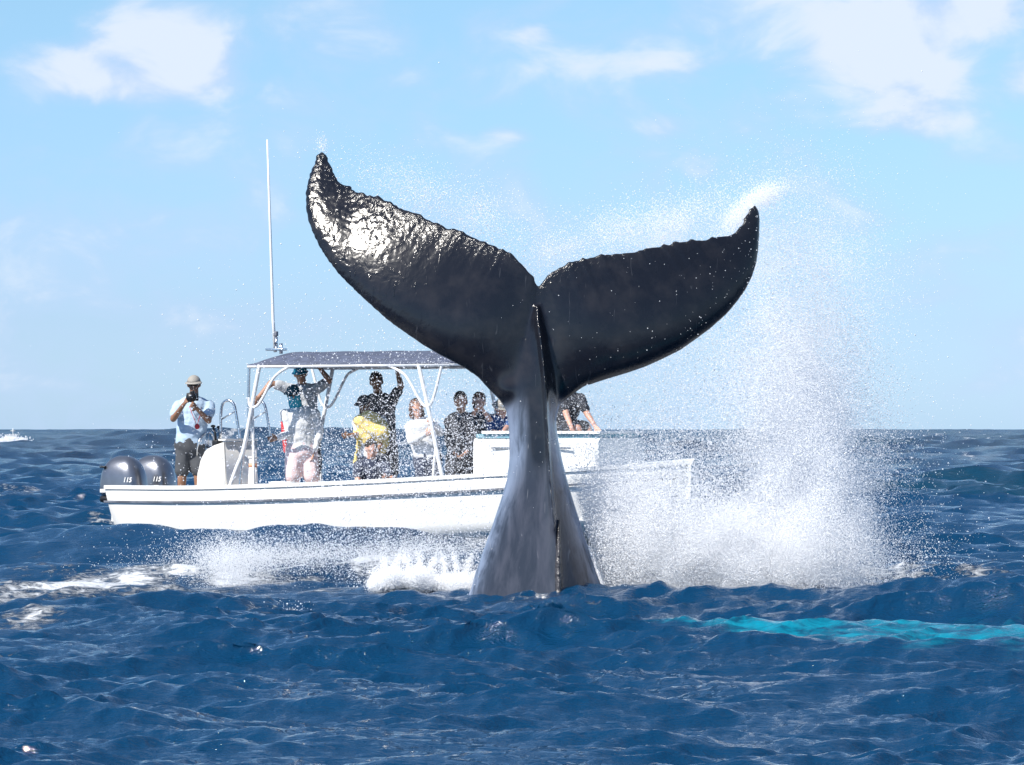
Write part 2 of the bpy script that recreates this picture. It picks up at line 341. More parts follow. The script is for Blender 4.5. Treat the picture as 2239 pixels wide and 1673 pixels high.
def fluke(bm, T, Lq, jag):
    n, m = 110, 26
    T = resamp(T, n, 1.25); Lq = resamp(Lq, n, 1.25)
    rows = []
    for i in range(n):
        s = i / (n - 1)                            # 0 at the tip
        th = (.035 + .25 * s ** 1.1) * (1 - .6 * float(sst(.78, 1.0, s))); front, back = [], []
        tj = np.array(T[i])
        if i > 3 and i < n - 8:
            d = (T[i] - Lq[i]); d = d / (np.hypot(*d) + 1e-6)
            tj = tj + d * jag * (abs(mnoise.noise(Vector((s * 46, jag, 0)))) * 9 + mnoise.noise(Vector((s * 120, 3, jag))) * 3.0 - 2.2) * (1 - .45 * s)
        for k in range(m + 1):
            c = .5 - .5 * math.cos(math.pi * k / m)   # 0 leading edge, 1 trailing edge
            q = np.array(Lq[i]) * (1 - c) + tj * c
            prof = 2.2 * (1.10 * math.sqrt(c) * (1 - c) + .055 * c + .0)
            t = max(th * prof, .0) + .026 * min(1, c * 12)
            y = fluke_y(q[0], q[1])
            front.append(at(q[0], q[1], y - t * .5)); back.append(at(q[0], q[1], y + t * .5))
        rows.append(front + back[-2:0:-1])
    ring_loft(bm, rows)
bm = bmesh.new(); fluke(bm, LT, LL, 1.35); fluke(bm, RT, RL, 1.9)
ST = [(668,1166,1186,1174,.04,.05),(700,1152,1202,1176,.09,.10),(760,1134,1212,1184,.14,.17),(820,1116,1222,1190,.19,.22),(870,1106,1224,1193,.21,.26),(890,1104,1223,1194,.22,.28),(920,1110,1216,1195,.24,.3),(950,1113,1219,1197,.26,.33),
      (1000,1114,1228,1199,.29,.38),(1050,1108,1240,1202,.32,.43),(1100,1093,1255,1206,.36,.48),(1150,1076,1271,1211,.40,.52),(1200,1058,1287,1216,.43,.56),(1250,1040,1303,1220,.46,.6),(1285,1030,1317,1222,.48,.64),(1340,1008,1338,1224,.50,.7),(1450,970,1375,1226,.52,.8),(1640,900,1440,1228,.55,1.0)]
rings = []
S = np.array(ST, float)
for py in np.linspace(668, 1640, 90):
    xl, xr, xk, df, db = [np.interp(py, S[:, 0], S[:, i]) for i in range(1, 6)]
    n = 40; r = []
    keel = .075 * np.interp(py, [668, 720, 900, 1100, 1150, 1175], [.2, .7, 1, .9, .55, 0]) + .03 * np.interp(py, [1140, 1200, 1300], [0, .8, 1])
    for k in range(n + 1):                        # front, left to right
        t = -math.cos(math.pi * k / n); px = xk + t * ((xr - xk) if t > 0 else (xk - xl))
        f = df * (1 - abs(t) ** 1.35) ** .62 * (1 + 0 * t)
        f += keel * math.exp(-((px - xk) / 4.2) ** 2) + .03 * math.exp(-((px - xk) / 13) ** 2)
        r.append(at(px, py, YW - f))
    for k in range(1, n):                         # back, right to left
        t = math.cos(math.pi * k / n); mid = (xl + xr) / 2; px = mid + t * (xr - xl) / 2
        r.append(at(px, py, YW + db * math.sqrt(max(0, 1 - t * t)) * .9))
    rings.append(r)
ring_loft(bm, rings)
wme = fuse(bm, .0125, 5, .5, 'body')
bm = bmesh.new(); bm.from_mesh(wme)
sel = [v for v in bm.verts if abs(CX + F * v.co.x / v.co.y - 1160) < 130 and 740 < HY + F * (CH - v.co.z) / v.co.y < 955]
ctr = lambda v: CX + F * v.co.x / v.co.y
sel = [v for v in sel if abs(ctr(v) - np.interp(HY + F * (CH - v.co.z) / v.co.y, [740, 1000], [1182, 1199])) > 9]
for _ in range(30): bmesh.ops.smooth_vert(bm, verts=sel, factor=.5, use_axis_x=True, use_axis_y=True, use_axis_z=True)
bm.to_mesh(wme); bm.free()
nv = len(wme.vertices); co = np.empty(nv * 3, np.float32); wme.vertices.foreach_get('co', co); co = co.reshape(-1, 3)
nr = np.empty(nv * 3, np.float32); wme.vertices.foreach_get('normal', nr); nr = nr.reshape(-1, 3)
PX = CX + F * co[:, 0] / co[:, 1]; PY = HY + F * (CH - co[:, 2]) / co[:, 1]
ltr = np.array(LT); TY = np.interp(PX, ltr[:, 0], ltr[:, 1]); rtr = np.array(RT)[::-1]
TY = np.where(PX > 1178, np.interp(PX, rtr[:, 0], rtr[:, 1]), TY)
edge = np.exp(-np.clip(PY - TY, 0, 999) / 38.) * (PY < 900)
outer = sst(990, 800, PX) * (PY < 900)
nz = np.array([mnoise.noise(Vector(c * 28)) for c in co.tolist() and [Vector(c) for c in co]]); nz2 = np.array([mnoise.noise(Vector(c) * 9) for c in co])
LLa = np.array(LL); LY = np.interp(PY, LLa[:, 1], LLa[:, 0]); lead = np.exp(-np.abs(PX - LY) / 16.) * (PX < 1100) * (PY < 880)
amp = .0002 + edge * (.002 + .008 * outer) + lead * .007 * sst(1000, 700, PX) + .0012 * outer * sst(150, 60, PY - TY)
co2 = co + nr * ((nz * 1.0 + nz2 * .5) * amp)[:, None]
wme.vertices.foreach_set('co', co2.astype(np.float32).ravel()); wme.update()
pale = np.zeros(nv); k1 = sst(860, 960, PY)
S_l = np.interp(PY, S[:, 0], S[:, 1]); S_r = np.interp(PY, S[:, 0], S[:, 2]); S_k = np.interp(PY, S[:, 0], S[:, 3])
stock = sst(868, 905, PY + 14 * nz2)
# brown-black tongue running down beside the keel, flanks painted pale with sky sheen and some pigment, mid grey below
tong = sst(1035, 975, PY + 0 * PX) * sst(S_k - 42, S_k - 30, PX) * (PX < S_k + 3) + np.exp(-((PX - S_k + 20) / (14)) ** 2) * sst(1080, 960, PY)
pale = stock * (1 - np.clip(tong, 0, 1))
flank = np.exp(-((PX - S_l) / (24 * (1 + 0 * PY))) ** 2) * stock + np.exp(-((PX - S_r) / 22) ** 2) * stock
flank += .9 * np.exp(-((PX - 1138) / 13) ** 2 - ((PY - 955) / 62) ** 2); flank *= 1 - .95 * np.clip(tong, 0, 1)
for nm, v in (('pale', pale), ('flank', np.clip(flank, 0, 1)), ('outer', np.clip(outer, 0, 1)), ('edge', np.clip(edge + lead, 0, 1))):
    a = wme.attributes.new(nm, 'FLOAT', 'POINT'); a.data.foreach_set('value', v.astype(np.float32))
wk = bpy.data.materials.new('whale_skin'); wk.use_nodes = True; nt = wk.node_tree; p = nt.nodes['Principled BSDF']; lk = nt.links.new
oc = N(nt, 'ShaderNodeTexCoord').outputs['Object']
a1 = N(nt, 'ShaderNodeMapping'); a1.inputs['Scale'].default_value = (1, 1, .22); a1.inputs['Rotation'].default_value = (0, .25, 0); lk(oc, a1.inputs[0])
s1 = N(nt, 'ShaderNodeTexNoise', i_Scale=9.0, i_Detail=7.0, i_Roughness=.6, i_Distortion=.4); lk(a1.outputs[0], s1.inputs[0])
s2 = N(nt, 'ShaderNodeTexNoise', i_Scale=4.0, i_Detail=5.0, i_Roughness=.6); lk(oc, s2.inputs[0])
base = mixc(nt, ramp(nt, s2.outputs[0], .4, .75), (.008, .009, .014), (.022, .021, .025))
grey = mixc(nt, ramp(nt, s1.outputs[0], .35, .68), (.026, .031, .045), (.056, .060, .080))
pal = mixc(nt, ramp(nt, s1.outputs[0], .3, .7), (.11, .145, .215), (.20, .245, .34))
cb = mixc(nt, attr(nt, 'pale'), base, grey)
cb = mixc(nt, math_(nt, 'MULTIPLY', attr(nt, 'flank'), ramp(nt, s1.outputs[0], .25, .6)), cb, pal)
# scratches: thin bright lines where stretched cells meet
def scratch(rot, sc_, th):
    mm = N(nt, 'ShaderNodeMapping'); mm.inputs['Rotation'].default_value = rot; mm.inputs['Scale'].default_value = sc_; lk(oc, mm.inputs[0])
    nn = N(nt, 'ShaderNodeTexNoise', i_Scale=1.0, i_Detail=2.0); lk(mm.outputs[0], nn.inputs[0])
    li = math_(nt, 'SUBTRACT', 1.0, ramp(nt, math_(nt, 'ABSOLUTE', math_(nt, 'SUBTRACT', nn.outputs[0], .5)), 0, th))
    gate = N(nt, 'ShaderNodeTexNoise', i_Scale=2.3, i_Detail=1.0); lk(mm.outputs[0], gate.inputs[0])
    return math_(nt, 'MULTIPLY', li, ramp(nt, gate.outputs[0], .66, .70))
scr = math_(nt, 'MAXIMUM', scratch((0, .6, 0), (9, 2, 1.4), .012), scratch((0, -.9, .3), (8, 2, 1.2), .010))
cb = mixc(nt, math_(nt, 'MULTIPLY', scr, math_(nt, 'ADD', math_(nt, 'MULTIPLY', attr(nt, 'pale'), .30), .08)), cb, (.42, .43, .46))
lk(cb, p.inputs['Base Color'])
b1 = N(nt, 'ShaderNodeTexNoise', i_Scale=30.0, i_Detail=5.0, i_Roughness=.6, i_Distortion=.6); lk(oc, b1.inputs[0])
b2 = N(nt, 'ShaderNodeMapping'); b2.inputs['Scale'].default_value = (1, 1, .3); b2.inputs['Rotation'].default_value = (0, -.45, 0); lk(oc, b2.inputs[0])
b3 = N(nt, 'ShaderNodeTexNoise', i_Scale=26.0, i_Detail=3.0, i_Distortion=.5); lk(b2.outputs[0], b3.inputs[0])
b0 = N(nt, 'ShaderNodeTexNoise', i_Scale=9.5, i_Detail=3.5, i_Roughness=.5, i_Distortion=.8); lk(oc, b0.inputs[0])
hh = math_(nt, 'ADD', math_(nt, 'ADD', math_(nt, 'MULTIPLY', b0.outputs[0], math_(nt, 'ADD', math_(nt, 'MULTIPLY', attr(nt, 'outer'), .006), .0006)), math_(nt, 'MULTIPLY', math_(nt, 'MULTIPLY', b1.outputs[0], attr(nt, 'edge')), .009)),
           math_(nt, 'MULTIPLY', math_(nt, 'MULTIPLY', ramp(nt, b3.outputs[0], .60, .74), math_(nt, 'ADD', attr(nt, 'outer'), .12)), .004))
bb = N(nt, 'ShaderNodeBump', i_Strength=1.0, i_Distance=1.0); lk(hh, bb.inputs['Height']); lk(bb.outputs[0], p.inputs['Normal'])
p.inputs['Roughness'].default_value = .17; p.inputs['Specular IOR Level'].default_value = .42
whale = empty('whale', (.26, YW, 0), 'dark whale tail with raised flukes standing upright out of the water before the boat', 'whale')
body = link('body', wme, wk, whale, world=True)
# small dorsal ridge fin low on the back
bm = bmesh.new(); rings = []
for py in np.linspace(1136, 1345, 50):
    s = (py - 1136) / 165; hgt = .02 + .11 * min(1, s * 2.2) + .012 * mnoise.noise(Vector((py * .12, 0, 0))); xk = 1221.5 + 1.5 * math.sin(py * .05) * .3
    wd = 2.5 + 6.5 * min(1, s * 1.6) + 1.0 * mnoise.noise(Vector((py * .2, 4, 0)))
    df = np.interp(py, S[:, 0], S[:, 4]); r = []
    for k in range(9):
        a = math.pi * k / 8; r.append(at(xk - wd * math.cos(a), py, YW - df - hgt * math.sin(a) + .02))
    r += [at(xk + wd, py, YW - df + .12), at(xk - wd, py, YW - df + .12)]
    rings.append(r)
ring_loft(bm, rings)
finm = mat('fin_skin', (.045, .042, .045), .2, bump=.03, bscale=22, var=.5, spec=.6)
from_bm('dorsal_fin', bm, finm, whale, world=True)

# ------------------------------------------------------------------ the boat
TH = math.radians(-28); BO = Vector((-4.556, 54.5, 0)); cT, sT = math.cos(TH), math.sin(TH)
def W(X, Yl, Z): return Vector((BO.x + X * cT - Yl * sT, BO.y + X * sT + Yl * cT, Z))
def bl(px, py, Yl):
    """local X, Z of the point seen at a pixel on the boat's lengthwise plane at Yl"""
    u = (px - CX) / F; p0 = W(0, Yl, 0)
    X = (u * p0.y - p0.x) / (cT - u * sT); y = p0.y + X * sT
    return X, CH + (HY - py) / F * y
def B(px, py, Yl): X, Z = bl(px, py, Yl); return Vector((X, Yl, Z))
def ydep(px, Yl): X, _ = bl(px, 900, Yl); return W(X, Yl, 0).y
boat = empty('motor_boat', BO, 'white open motor boat with blue canopy and two silver outboards behind the whale tail', 'boat', rotz=TH)
white = mat('white_gelcoat', (.83, .82, .79), .3, bump=.003, bscale=6, var=.03, coat=.3)
cream = mat('cream_deck', (.70, .70, .68), .55, bump=.004, bscale=60, var=.06)
dark = mat('dark_rubber', (.13, .14, .17), .5, bump=.004, bscale=30, var=.3)
blk = mat('black_plastic', (.012, .012, .014), .35, bump=.002, bscale=40, var=.3)
canv = mat('navy_canvas', (.085, .10, .15), .8, bump=.01, bscale=50, var=.2)
alu = mat('white_tube', (.78, .79, .80), .3, bump=.001, bscale=40, var=.05)
steel = mat('stainless_steel', (.62, .64, .67), .22, metal=1, bump=.001, bscale=30, var=.06)
silver = mat('silver_cowl', (.19, .20, .23), .28, metal=.75, bump=.001, bscale=60, var=.05, coat=.5)
tealm = mat('teal_stripe', (.22, .42, .50), .5, bump=.002, bscale=30, var=.1)
LB = 7.63
def hb(s): return 1.2 * (.97 + .03 * math.sin(s * 3)) if s < .45 else 1.2 * .99 * max(.03, 1 - ((s - .45) / .55) ** 3.2)
def zg(s): return .715 + .40 * max(0, s - .12) ** 1.5
def sec(s):
    X = s * LB; b = hb(s); g = zg(s); ch = .12 + .30 * s ** 3; kz = -.32 + .75 * max(0, (s - .55) / .45) ** 2.2
    xc = X * (1 - .03 * s ** 3) - .0; xk = X * (1 - .085 * s ** 3)
    return X, b, g, (xc, b * .93, ch), (xk, kz)
def hull():
    bm = bmesh.new(); rows = []
    for i in range(49):
        s = i / 48; X, b, g, (xc, bc, ch), (xk, kz) = sec(s); r = []; tr = .17 * (1 - s) ** 8
        for k in range(7): t = k / 6; r.append((X * (1 - t) + xc * t + tr * t * .9, b * (1 - t) + bc * t + .03 * math.sin(t * math.pi) * (1 - s), g * (1 - t) + ch * t))
        for k in range(1, 5): t = k / 4; r.append((xc * (1 - t) + xk * t + tr * (1 + t * .4) - .0, bc * (1 - t), ch * (1 - t) + kz * t))
        rows.append([Vector((x, -y, z)) for x, y, z in r] + [Vector((x, y, z)) for x, y, z in r[-2::-1]])
    vs = [[bm.verts.new(p) for p in r] for r in rows]
    for a, b in zip(vs, vs[1:]):
        for i in range(len(a) - 1): bm.faces.new((a[i], a[i + 1], b[i + 1], b[i]))
    bm.faces.new(vs[0])
    o = from_bm('hull', bm, white, boat); o.modifiers.new('thick', 'SOLIDIFY').thickness = .03; return o
hull()
def strip(name, m, lat_out, lat_in, dz0, dz1):
    bm = bmesh.new()
    for sg in (-1, 1):
        rows = []
        for i in range(41):
            s = i / 40; X, b, g, _, _ = sec(s)
            o, n_ = b + lat_out, max(.0, b - lat_in)
            rows.append([Vector((X, sg * o, g + dz0)), Vector((X, sg * o, g + dz1)), Vector((X, sg * n_, g + dz1)), Vector((X, sg * n_, g + dz0))])
        ring_loft(bm, rows)
    return from_bm(name, bm, m, boat, smooth=False)
strip('gunwale', white, .022, .17, -.012, .035)
strip('rub_rail', dark, .024, -.004, -.180, -.156)
strip('side_coaming', cream, -.15, .16, -.42, -.014)
bm = bmesh.new(); rows = []
for i in range(31):
    s = i / 30 * .96; X, b, g, _, _ = sec(s); b -= .13; b = max(b, .02); rows.append([Vector((X + .03, -b, .33)), Vector((X + .03, b, .33)), Vector((X + .03, b, .36)), Vector((X + .03, -b, .36))])
ring_loft(bm, rows); from_bm('deck', bm, cream, boat, smooth=False)
bm = bmesh.new(); box(bm, (.16, -1.12, .30), (.24, 1.12, .70), .02); from_bm('transom', bm, white, boat)
bm = bmesh.new(); rows = []                          # foredeck
for i in range(16):
    s = .72 + .28 * i / 15; X, b, g, _, _ = sec(s); b = max(.01, b - .02)
    rows.append([Vector((X, -b, g - .03)), Vector((X, -b, g + .02)), Vector((X, 0, g + .06)), Vector((X, b, g + .02)), Vector((X, b, g - .03))])
ring_loft(bm, rows); from_bm('foredeck', bm, white, boat, smooth=False)
# raised bow cabin box with lid
xa = bl(1035, 1000, -.92)[0]; xb_ = bl(1310, 1000, -.60)[0]; zt = bl(1035, 958, -.92)[1]
bm = bmesh.new()
ring_loft(bm, [[Vector((X, -y, .36)), Vector((X, -y, zt - .05)), Vector((X, -y + .04, zt)), Vector((X, y - .04, zt)), Vector((X, y, zt - .05)), Vector((X, y, .36))] for X, y in ((xa, .92), ((xa + xb_) / 2, .86), (xb_, .62))])
from_bm('bow_locker', bm, white, boat, smooth=False)
bm = bmesh.new()
ring_loft(bm, [[Vector((X, -y, zt + .003)), Vector((X, -y, zt + .05)), Vector((X, y, zt + .05)), Vector((X, y, zt + .003))] for X, y in ((xa + .03, .90), ((xa + xb_) / 2, .84), (xb_ - .02, .58))])
from_bm('locker_seal', bm, tealm, boat, smooth=False)
bm = bmesh.new()
ring_loft(bm, [[Vector((X, -y, zt + .053)), Vector((X, -y + .01, zt + .085)), Vector((X, y - .01, zt + .085)), Vector((X, y, zt + .053))] for X, y in ((xa + .12, .93), ((xa + xb_) / 2, .87), (xb_ + .01, .61))])
from_bm('locker_lid', bm, white, boat, smooth=False)
ZL = zt + .09
bm = bmesh.new(); tube(bm, [(xa + .25, -.925, zt - .12), (xb_ - .3, -.76, zt - .12)], .012, 6); from_bm('grab_bar', bm, steel, boat)
# console
Yn, Yf = -.40, .38
prof = [B(427, 1130, Yn), B(438, 1003, Yn), B(452, 981, Yn), B(470, 971, Yn), B(490, 966, Yn), B(492, 1130, Yn)]
prof = [B(425, 1130, Yn), B(432, 1035, Yn), B(438, 1005, Yn), B(450, 983, Yn), B(468, 974, Yn), B(491, 965, Yn), B(497, 1130, Yn)]
bm = bmesh.new(); ring_loft(bm, [[Vector((p.x, y, p.z)) for p in prof] for y in (Yn, Yn + .02, Yf - .02, Yf)])
bmesh.ops.bevel(bm, geom=list(bm.edges), offset=.012, segments=2, affect='EDGES')
con = from_bm('console', bm, white, boat)
t0 = B(491, 965, Yn); bm = bmesh.new(); box(bm, (t0.x - .09, Yn - .01, t0.z + .004), (t0.x + .02, Yf + .01, t0.z + .03), .008); from_bm('console_shelf', bm, white, con)
q0 = B(452, 985, -.15); bm = bmesh.new()
ringpts = [Vector((q0.x - .10 + .05 * math.cos(a), -.02 + .19 * math.sin(a), q0.z + .05 + .18 * math.cos(a))) for a in [2 * math.pi * k / 24 for k in range(25)]]
tube(bm, ringpts, .013, 6)
for a in (0, 2.1, 4.2): tube(bm, [(q0.x - .06, -.02, q0.z + .05), ringpts[int(a / 6.283 * 24)]], .009, 6)
tube(bm, [(q0.x - .08, -.02, q0.z + .05), (q0.x + .06, -.02, q0.z)], .02, 8)
from_bm('steering_wheel', bm, steel, con)
for i, (pa, pb) in enumerate((((472, 968), (466, 932)), ((480, 966), (479, 934)))):
    bm = bmesh.new(); a = B(*pa, -.3 + i * .09); b = B(*pb, -.3 + i * .09)
    tube(bm, [a, a.lerp(b, .5) + Vector((.012, 0, 0)), b], [.016, .014], 8); ball(bm, b, (.035, .02, .018)); box(bm, a - Vector((.04, .03, .05)), a + Vector((.04, .03, .03)), .01)
    from_bm('throttle_lever', bm, blk, con)
# hand rails at the console
for Yr, dx in ((Yn + .02, 0), (Yf - .02, 0)):
    pr = [B(481, 958, Yn), B(481, 895, Yn), B(486, 880, Yn), B(497, 874, Yn), B(508, 880, Yn), B(513, 895, Yn), B(521, 945, Yn), B(523, 962, Yn)]
    bm = bmesh.new(); tube(bm, [Vector((p.x, Yr, p.z)) for p in pr], .018, 8, 1)
    a, b = B(481, 918, Yn), B(511, 900, Yn); tube(bm, [Vector((a.x, Yr, a.z)), Vector((b.x, Yr, b.z))], .010, 6)
    from_bm('hand_rail', bm, steel, con)
# canopy
cz0 = bl(545, 799, -.85)[1]; cxa, cxb = bl(543, 799, -.85)[0], bl(985, 799, -.85)[0]
NC = 17; rows = []
bm = bmesh.new()
for i in range(25):
    s = i / 24; X = cxa + (cxb - cxa) * s; e = min(1, s / .10, (1 - s) / .10); e = math.sin(e * math.pi / 2) ** .8
    r = [Vector((X, -.88 + 1.76 * k / (NC - 1), cz0 + .01 + (.155 * e + .012) * (1 - abs(2 * k / (NC - 1) - 1) ** 2.4) + .004 * math.sin(X * 9 + k))) for k in range(NC)]
    rows.append(r + [v - Vector((0, 0, .012)) for v in r[::-1]])
ring_loft(bm, rows); canopy = from_bm('canopy', bm, canv, boat)
bm = bmesh.new()
tube(bm, [(cxa, -.86, cz0 - .012), (cxb, -.86, cz0 - .012)], .024, 8)
fr = from_bm('canopy_rail', bm, alu, boat); bm = bmesh.new(); tube(bm, [(cxa, .86, cz0 - .012), (cxb, .86, cz0 - .012)], .024, 8); from_bm('canopy_rail', bm, alu, boat)
for s in (0, .25, .5, .75, 1):
    bm = bmesh.new(); X = cxa + (cxb - cxa) * s
    tube(bm, [(X, -.86 + 1.72 * k / 12, cz0 - .012 + (.13 * (1 - abs(k / 6 - 1) ** 2.4) if 0 < s < 1 else 0)) for k in range(13)], .016, 6); from_bm('roof_bow', bm, alu, fr)
def post(name, pts, Yl, r, m=alu, sm=2): bm = bmesh.new(); tube(bm, [B(a, b, Yl) for a, b in pts], r, 8, sm); return from_bm(name, bm, m, boat)
def z1(*p): return [(200 + a / 3.306, 700 + b / 3.306) for a, b in p]
def z2(*p): return [(550 + a / 4.02, 740 + b / 4.02) for a, b in p]
post('canopy_post', z1((1215, 322), (1160, 620), (1098, 960), (1050, 1060), (985, 1250)), -.86, .026)
post('canopy_post', z1((1140, 322), (1133, 600), (1140, 800), (1090, 990), (1070, 1250)), -.84, .018, steel)
post('canopy_post', z1((1165, 640), (1168, 800), (1172, 1010), (1172, 1250)), -.80, .018)
post('canopy_brace', z1((1138, 560), (1140, 620), (1170, 635), (1215, 610), (1300, 440), (1345, 385), (1430, 335)), -.86, .018)
post('canopy_post', z2((720, 232), (650, 600), (582, 960), (590, 1100), (625, 1330)), .86, .026)
post('canopy_brace', z2((522, 232), (590, 500), (620, 590), (670, 612), (720, 570), (830, 330), (870, 295), (1010, 232)), .86, .018)
post('canopy_post', z2((1466, 225), (1560, 640), (1620, 950), (1695, 1310)), -.86, .026)
post('canopy_post', z2((1622, 940), (1605, 1100), (1590, 1310)), -.84, .018)
post('canopy_brace', z2((1190, 232), (1330, 300), (1380, 360), (1490, 570), (1540, 610), (1590, 570), (1665, 270), (1672, 232)), -.86, .018)
post('canopy_post', z2((2060, 232), (2150, 640), (2210, 950), (2290, 1200)), .86, .024)
# rod holder / cushioned stool beside the console
bm = bmesh.new(); c = B(553, 1003, -.55)
for rz in (((0, .055), (.012, .06), (.03, .055)), ((-.07, .05), (-.03, .05), (-.01, .045)), ((-.10, .05), (-.30, .06), (-.62, .052))):
    ring_loft(bm, [[c + Vector((r * math.cos(t), r * math.sin(t), dz)) for t in [math.pi * k / 6 for k in range(12)]] for dz, r in rz])
from_bm('stool', bm, white, boat)
bm = bmesh.new(); tube(bm, [B(553, 1014, -.55), B(553, 1022, -.55)], .052, 12); from_bm('stool_band', bm, mat('orange_band', (.75, .35, .2), .5, bump=.001, var=.1), boat)
for px in (618, 725, 800):
    bm = bmesh.new(); c = B(px, 1058, -.98); box(bm, c - Vector((.16, .08, .10)), c + Vector((.16, .08, .03)), .03); from_bm('cushion', bm, cream, boat)
# antenna on the roof
bm = bmesh.new(); tube(bm, [B(602, 770, 0), B(597, 700, 0), B(590, 480, 0), B(584, 305, 0)], [.022, .020, .016, .011], 8); ant = from_bm('antenna', bm, alu, boat)
bm = bmesh.new(); c = B(604, 765, -.1); box(bm, c - Vector((.13, .05, .01)), c + Vector((.13, .05, .02)), .006); tube(bm, [c, c + Vector((0, 0, .16))], .02, 8); tube(bm, [c + Vector((.07, 0, -.05)), c + Vector((.07, 0, .08))], .022, 8); from_bm('antenna_mount', bm, steel, ant)
bm = bmesh.new(); c = B(603, 742, -.1); tube(bm, [c - Vector((0, 0, .06)), c], [.028, .012], 10); tube(bm, [c, c + Vector((0, 0, .05))], .014, 8); box(bm, c + Vector((-.024, -.024, .04)), c + Vector((.024, .024, .10)), .008); from_bm('mast_light', bm, dark, ant)
# outboard engines
def text_mesh(body, size):
    cu = bpy.data.curves.new('t', 'FONT'); cu.body = body; cu.size = size; cu.extrude = .0015; cu.shear = .25; cu.align_x = 'CENTER'; cu.align_y = 'CENTER'; cu.offset = .002
    o = bpy.data.objects.new('t', cu); COL.objects.link(o); dg = bpy.context.evaluated_depsgraph_get()
    m = bpy.data.meshes.new_from_object(o.evaluated_get(dg)); bpy.data.objects.remove(o); return m
decal = mat('white_lettering', (.8, .8, .8), .4, bump=.0005, var=.05)
def engine(px, Yl, label):
    X0 = bl(px, 1000, Yl)[0]; e = empty('outboard_motor', W(X0, Yl, .62), label, 'outboard motor', 'outboard motors on the transom', TH)
    # cowl: side outline (x aft negative), z up; cross-sections rounded
    top = [(-.30, .10), (-.295, .20), (-.265, .30), (-.20, .365), (-.10, .40), (.0, .405), (.10, .385), (.18, .33), (.235, .25), (.27, .15), (.30, .06), (.305, .0)]
    bm = bmesh.new(); rows = []
    for z in np.linspace(0, 1, 22):
        zz = z ** .8; Z = .0 + .495 * math.sin(zz * math.pi / 2) if z < 1 else .495
        # x range at this height
        f = math.sqrt(max(0, 1 - (Z / .498) ** 3.2)); xf = .06 + .245 * f - .03 * (Z / .4); xr = -.02 - .285 * f + (.02 if Z < .06 else 0)
        w_ = .20 * (max(0, 1 - (Z / .498) ** 3.4)) ** .5 + .008
        r = []
        for k in range(32):
            a = 2 * math.pi * k / 32; ca, sa = math.cos(a), math.sin(a)
            ex = math.copysign(abs(ca) ** .62, ca); ey = math.copysign(abs(sa) ** .62, sa)
            r.append(Vector(((xf + xr) / 2 + ex * (xf - xr) / 2, ey * w_, Z)))
        rows.append(r)
    ring_loft(bm, rows); from_bm('cowl', bm, silver, e)
    bm = bmesh.new(); box(bm, (-.27, -.175, -.10), (.26, .175, -.004), .04); from_bm('lower_cowl', bm, blk, e)
    bm = bmesh.new(); box(bm, (-.15, -.07, -.95), (.09, .07, -.10), .03); box(bm, (-.2, -.03, -1.15), (.1, .03, -.9), .01); from_bm('leg', bm, silver, e)
    bm = bmesh.new(); box(bm, (-.262, -.206, .33), (-.18, -.11, .355), .008, Matrix.Translation((.01, .015, .012)) @ Matrix.Rotation(0, 4, 'Y')); from_bm('air_intake', bm, blk, e)
    tm = text_mesh('115', .085); o = link('power_number', tm, decal, e, smooth=False); o.rotation_euler = (math.radians(90), 0, 0); o.location = (.175, -.2035, .19)
    bm = bmesh.new()
    for i in range(6): box(bm, (.135 + i * .013, -.206, .105), (.144 + i * .013, -.203, .115))
    from_bm('small_lettering', bm, decal, e)
    bm = bmesh.new(); box(bm, (-.235, -.2035, .03), (-.155, -.19, .075), .002); from_bm('rear_badge', bm, decal, e)
    return e
engine(272, -.50, 'nearer silver outboard motor at the stern, fully visible with number 115')
engine(336, .42, 'farther silver outboard motor, partly hidden behind the nearer one, beside the photographer')

# ------------------------------------------------------------------ people
def skin_mat(nm, c): m = mat(nm, c, .5, bump=.001, bscale=60, var=.1); m.node_tree.nodes['Principled BSDF'].inputs['Subsurface Weight'].default_value = .05; return m
SK_TAN = skin_mat('tan_skin', (.42, .23, .15)); SK_BR = skin_mat('brown_skin', (.27, .14, .085)); SK_PINK = skin_mat('fair_skin', (.55, .31, .23))
def cloth(nm, c): return mat(nm, c, .85, bump=.012, bscale=14, var=.12)
HAIR = mat('dark_hair', (.025, .018, .014), .5, bump=.01, bscale=90, var=.4); HAIRB = mat('brown_hair', (.12, .055, .03), .5, bump=.01, bscale=90, var=.4)
FEAT = mat('dark_features', (.02, .012, .01), .3, bump=.0005, var=.1)
def finger_hand(bm, wr, hd, pal, s=1.0, curl=.5, thumb=1):
    """palm, four bent fingers of unequal length and a thumb; hd = direction of the hand, pal = palm normal"""
    hd = hd.normalized(); pal = (pal - hd * pal.dot(hd)); pal = (pal if pal.length > .05 else hd.orthogonal()).normalized(); sd = hd.cross(pal)
    capsule(bm, wr, wr + hd * .075 * s, .030 * s, .042 * s, sd, .5, 10)
    for i, ln in enumerate((.072, .082, .077, .060)):
        p = wr + hd * .085 * s + sd * (.030 - .0205 * i) * s; d = (hd + sd * (.10 - .07 * i)).normalized()
        k = p + d * ln * .5 * s; d2 = (d * math.cos(curl * 1.6) + pal * math.sin(curl * 1.6)).normalized()
        capsule(bm, p - d * .02 * s, k, .0105 * s, .0095 * s, n=6); capsule(bm, k, k + d2 * ln * .5 * s, .0095 * s, .008 * s, n=6)
    b = wr + hd * .03 * s + sd * .03 * thumb * s; m_ = b + (sd * thumb * .7 + hd * .7 + pal * .2).normalized() * .04 * s
    capsule(bm, b, m_, .014 * s, .011 * s, n=6); capsule(bm, m_, m_ + (hd * .9 + pal * .5).normalized() * .03 * s, .011 * s, .009 * s, n=6)
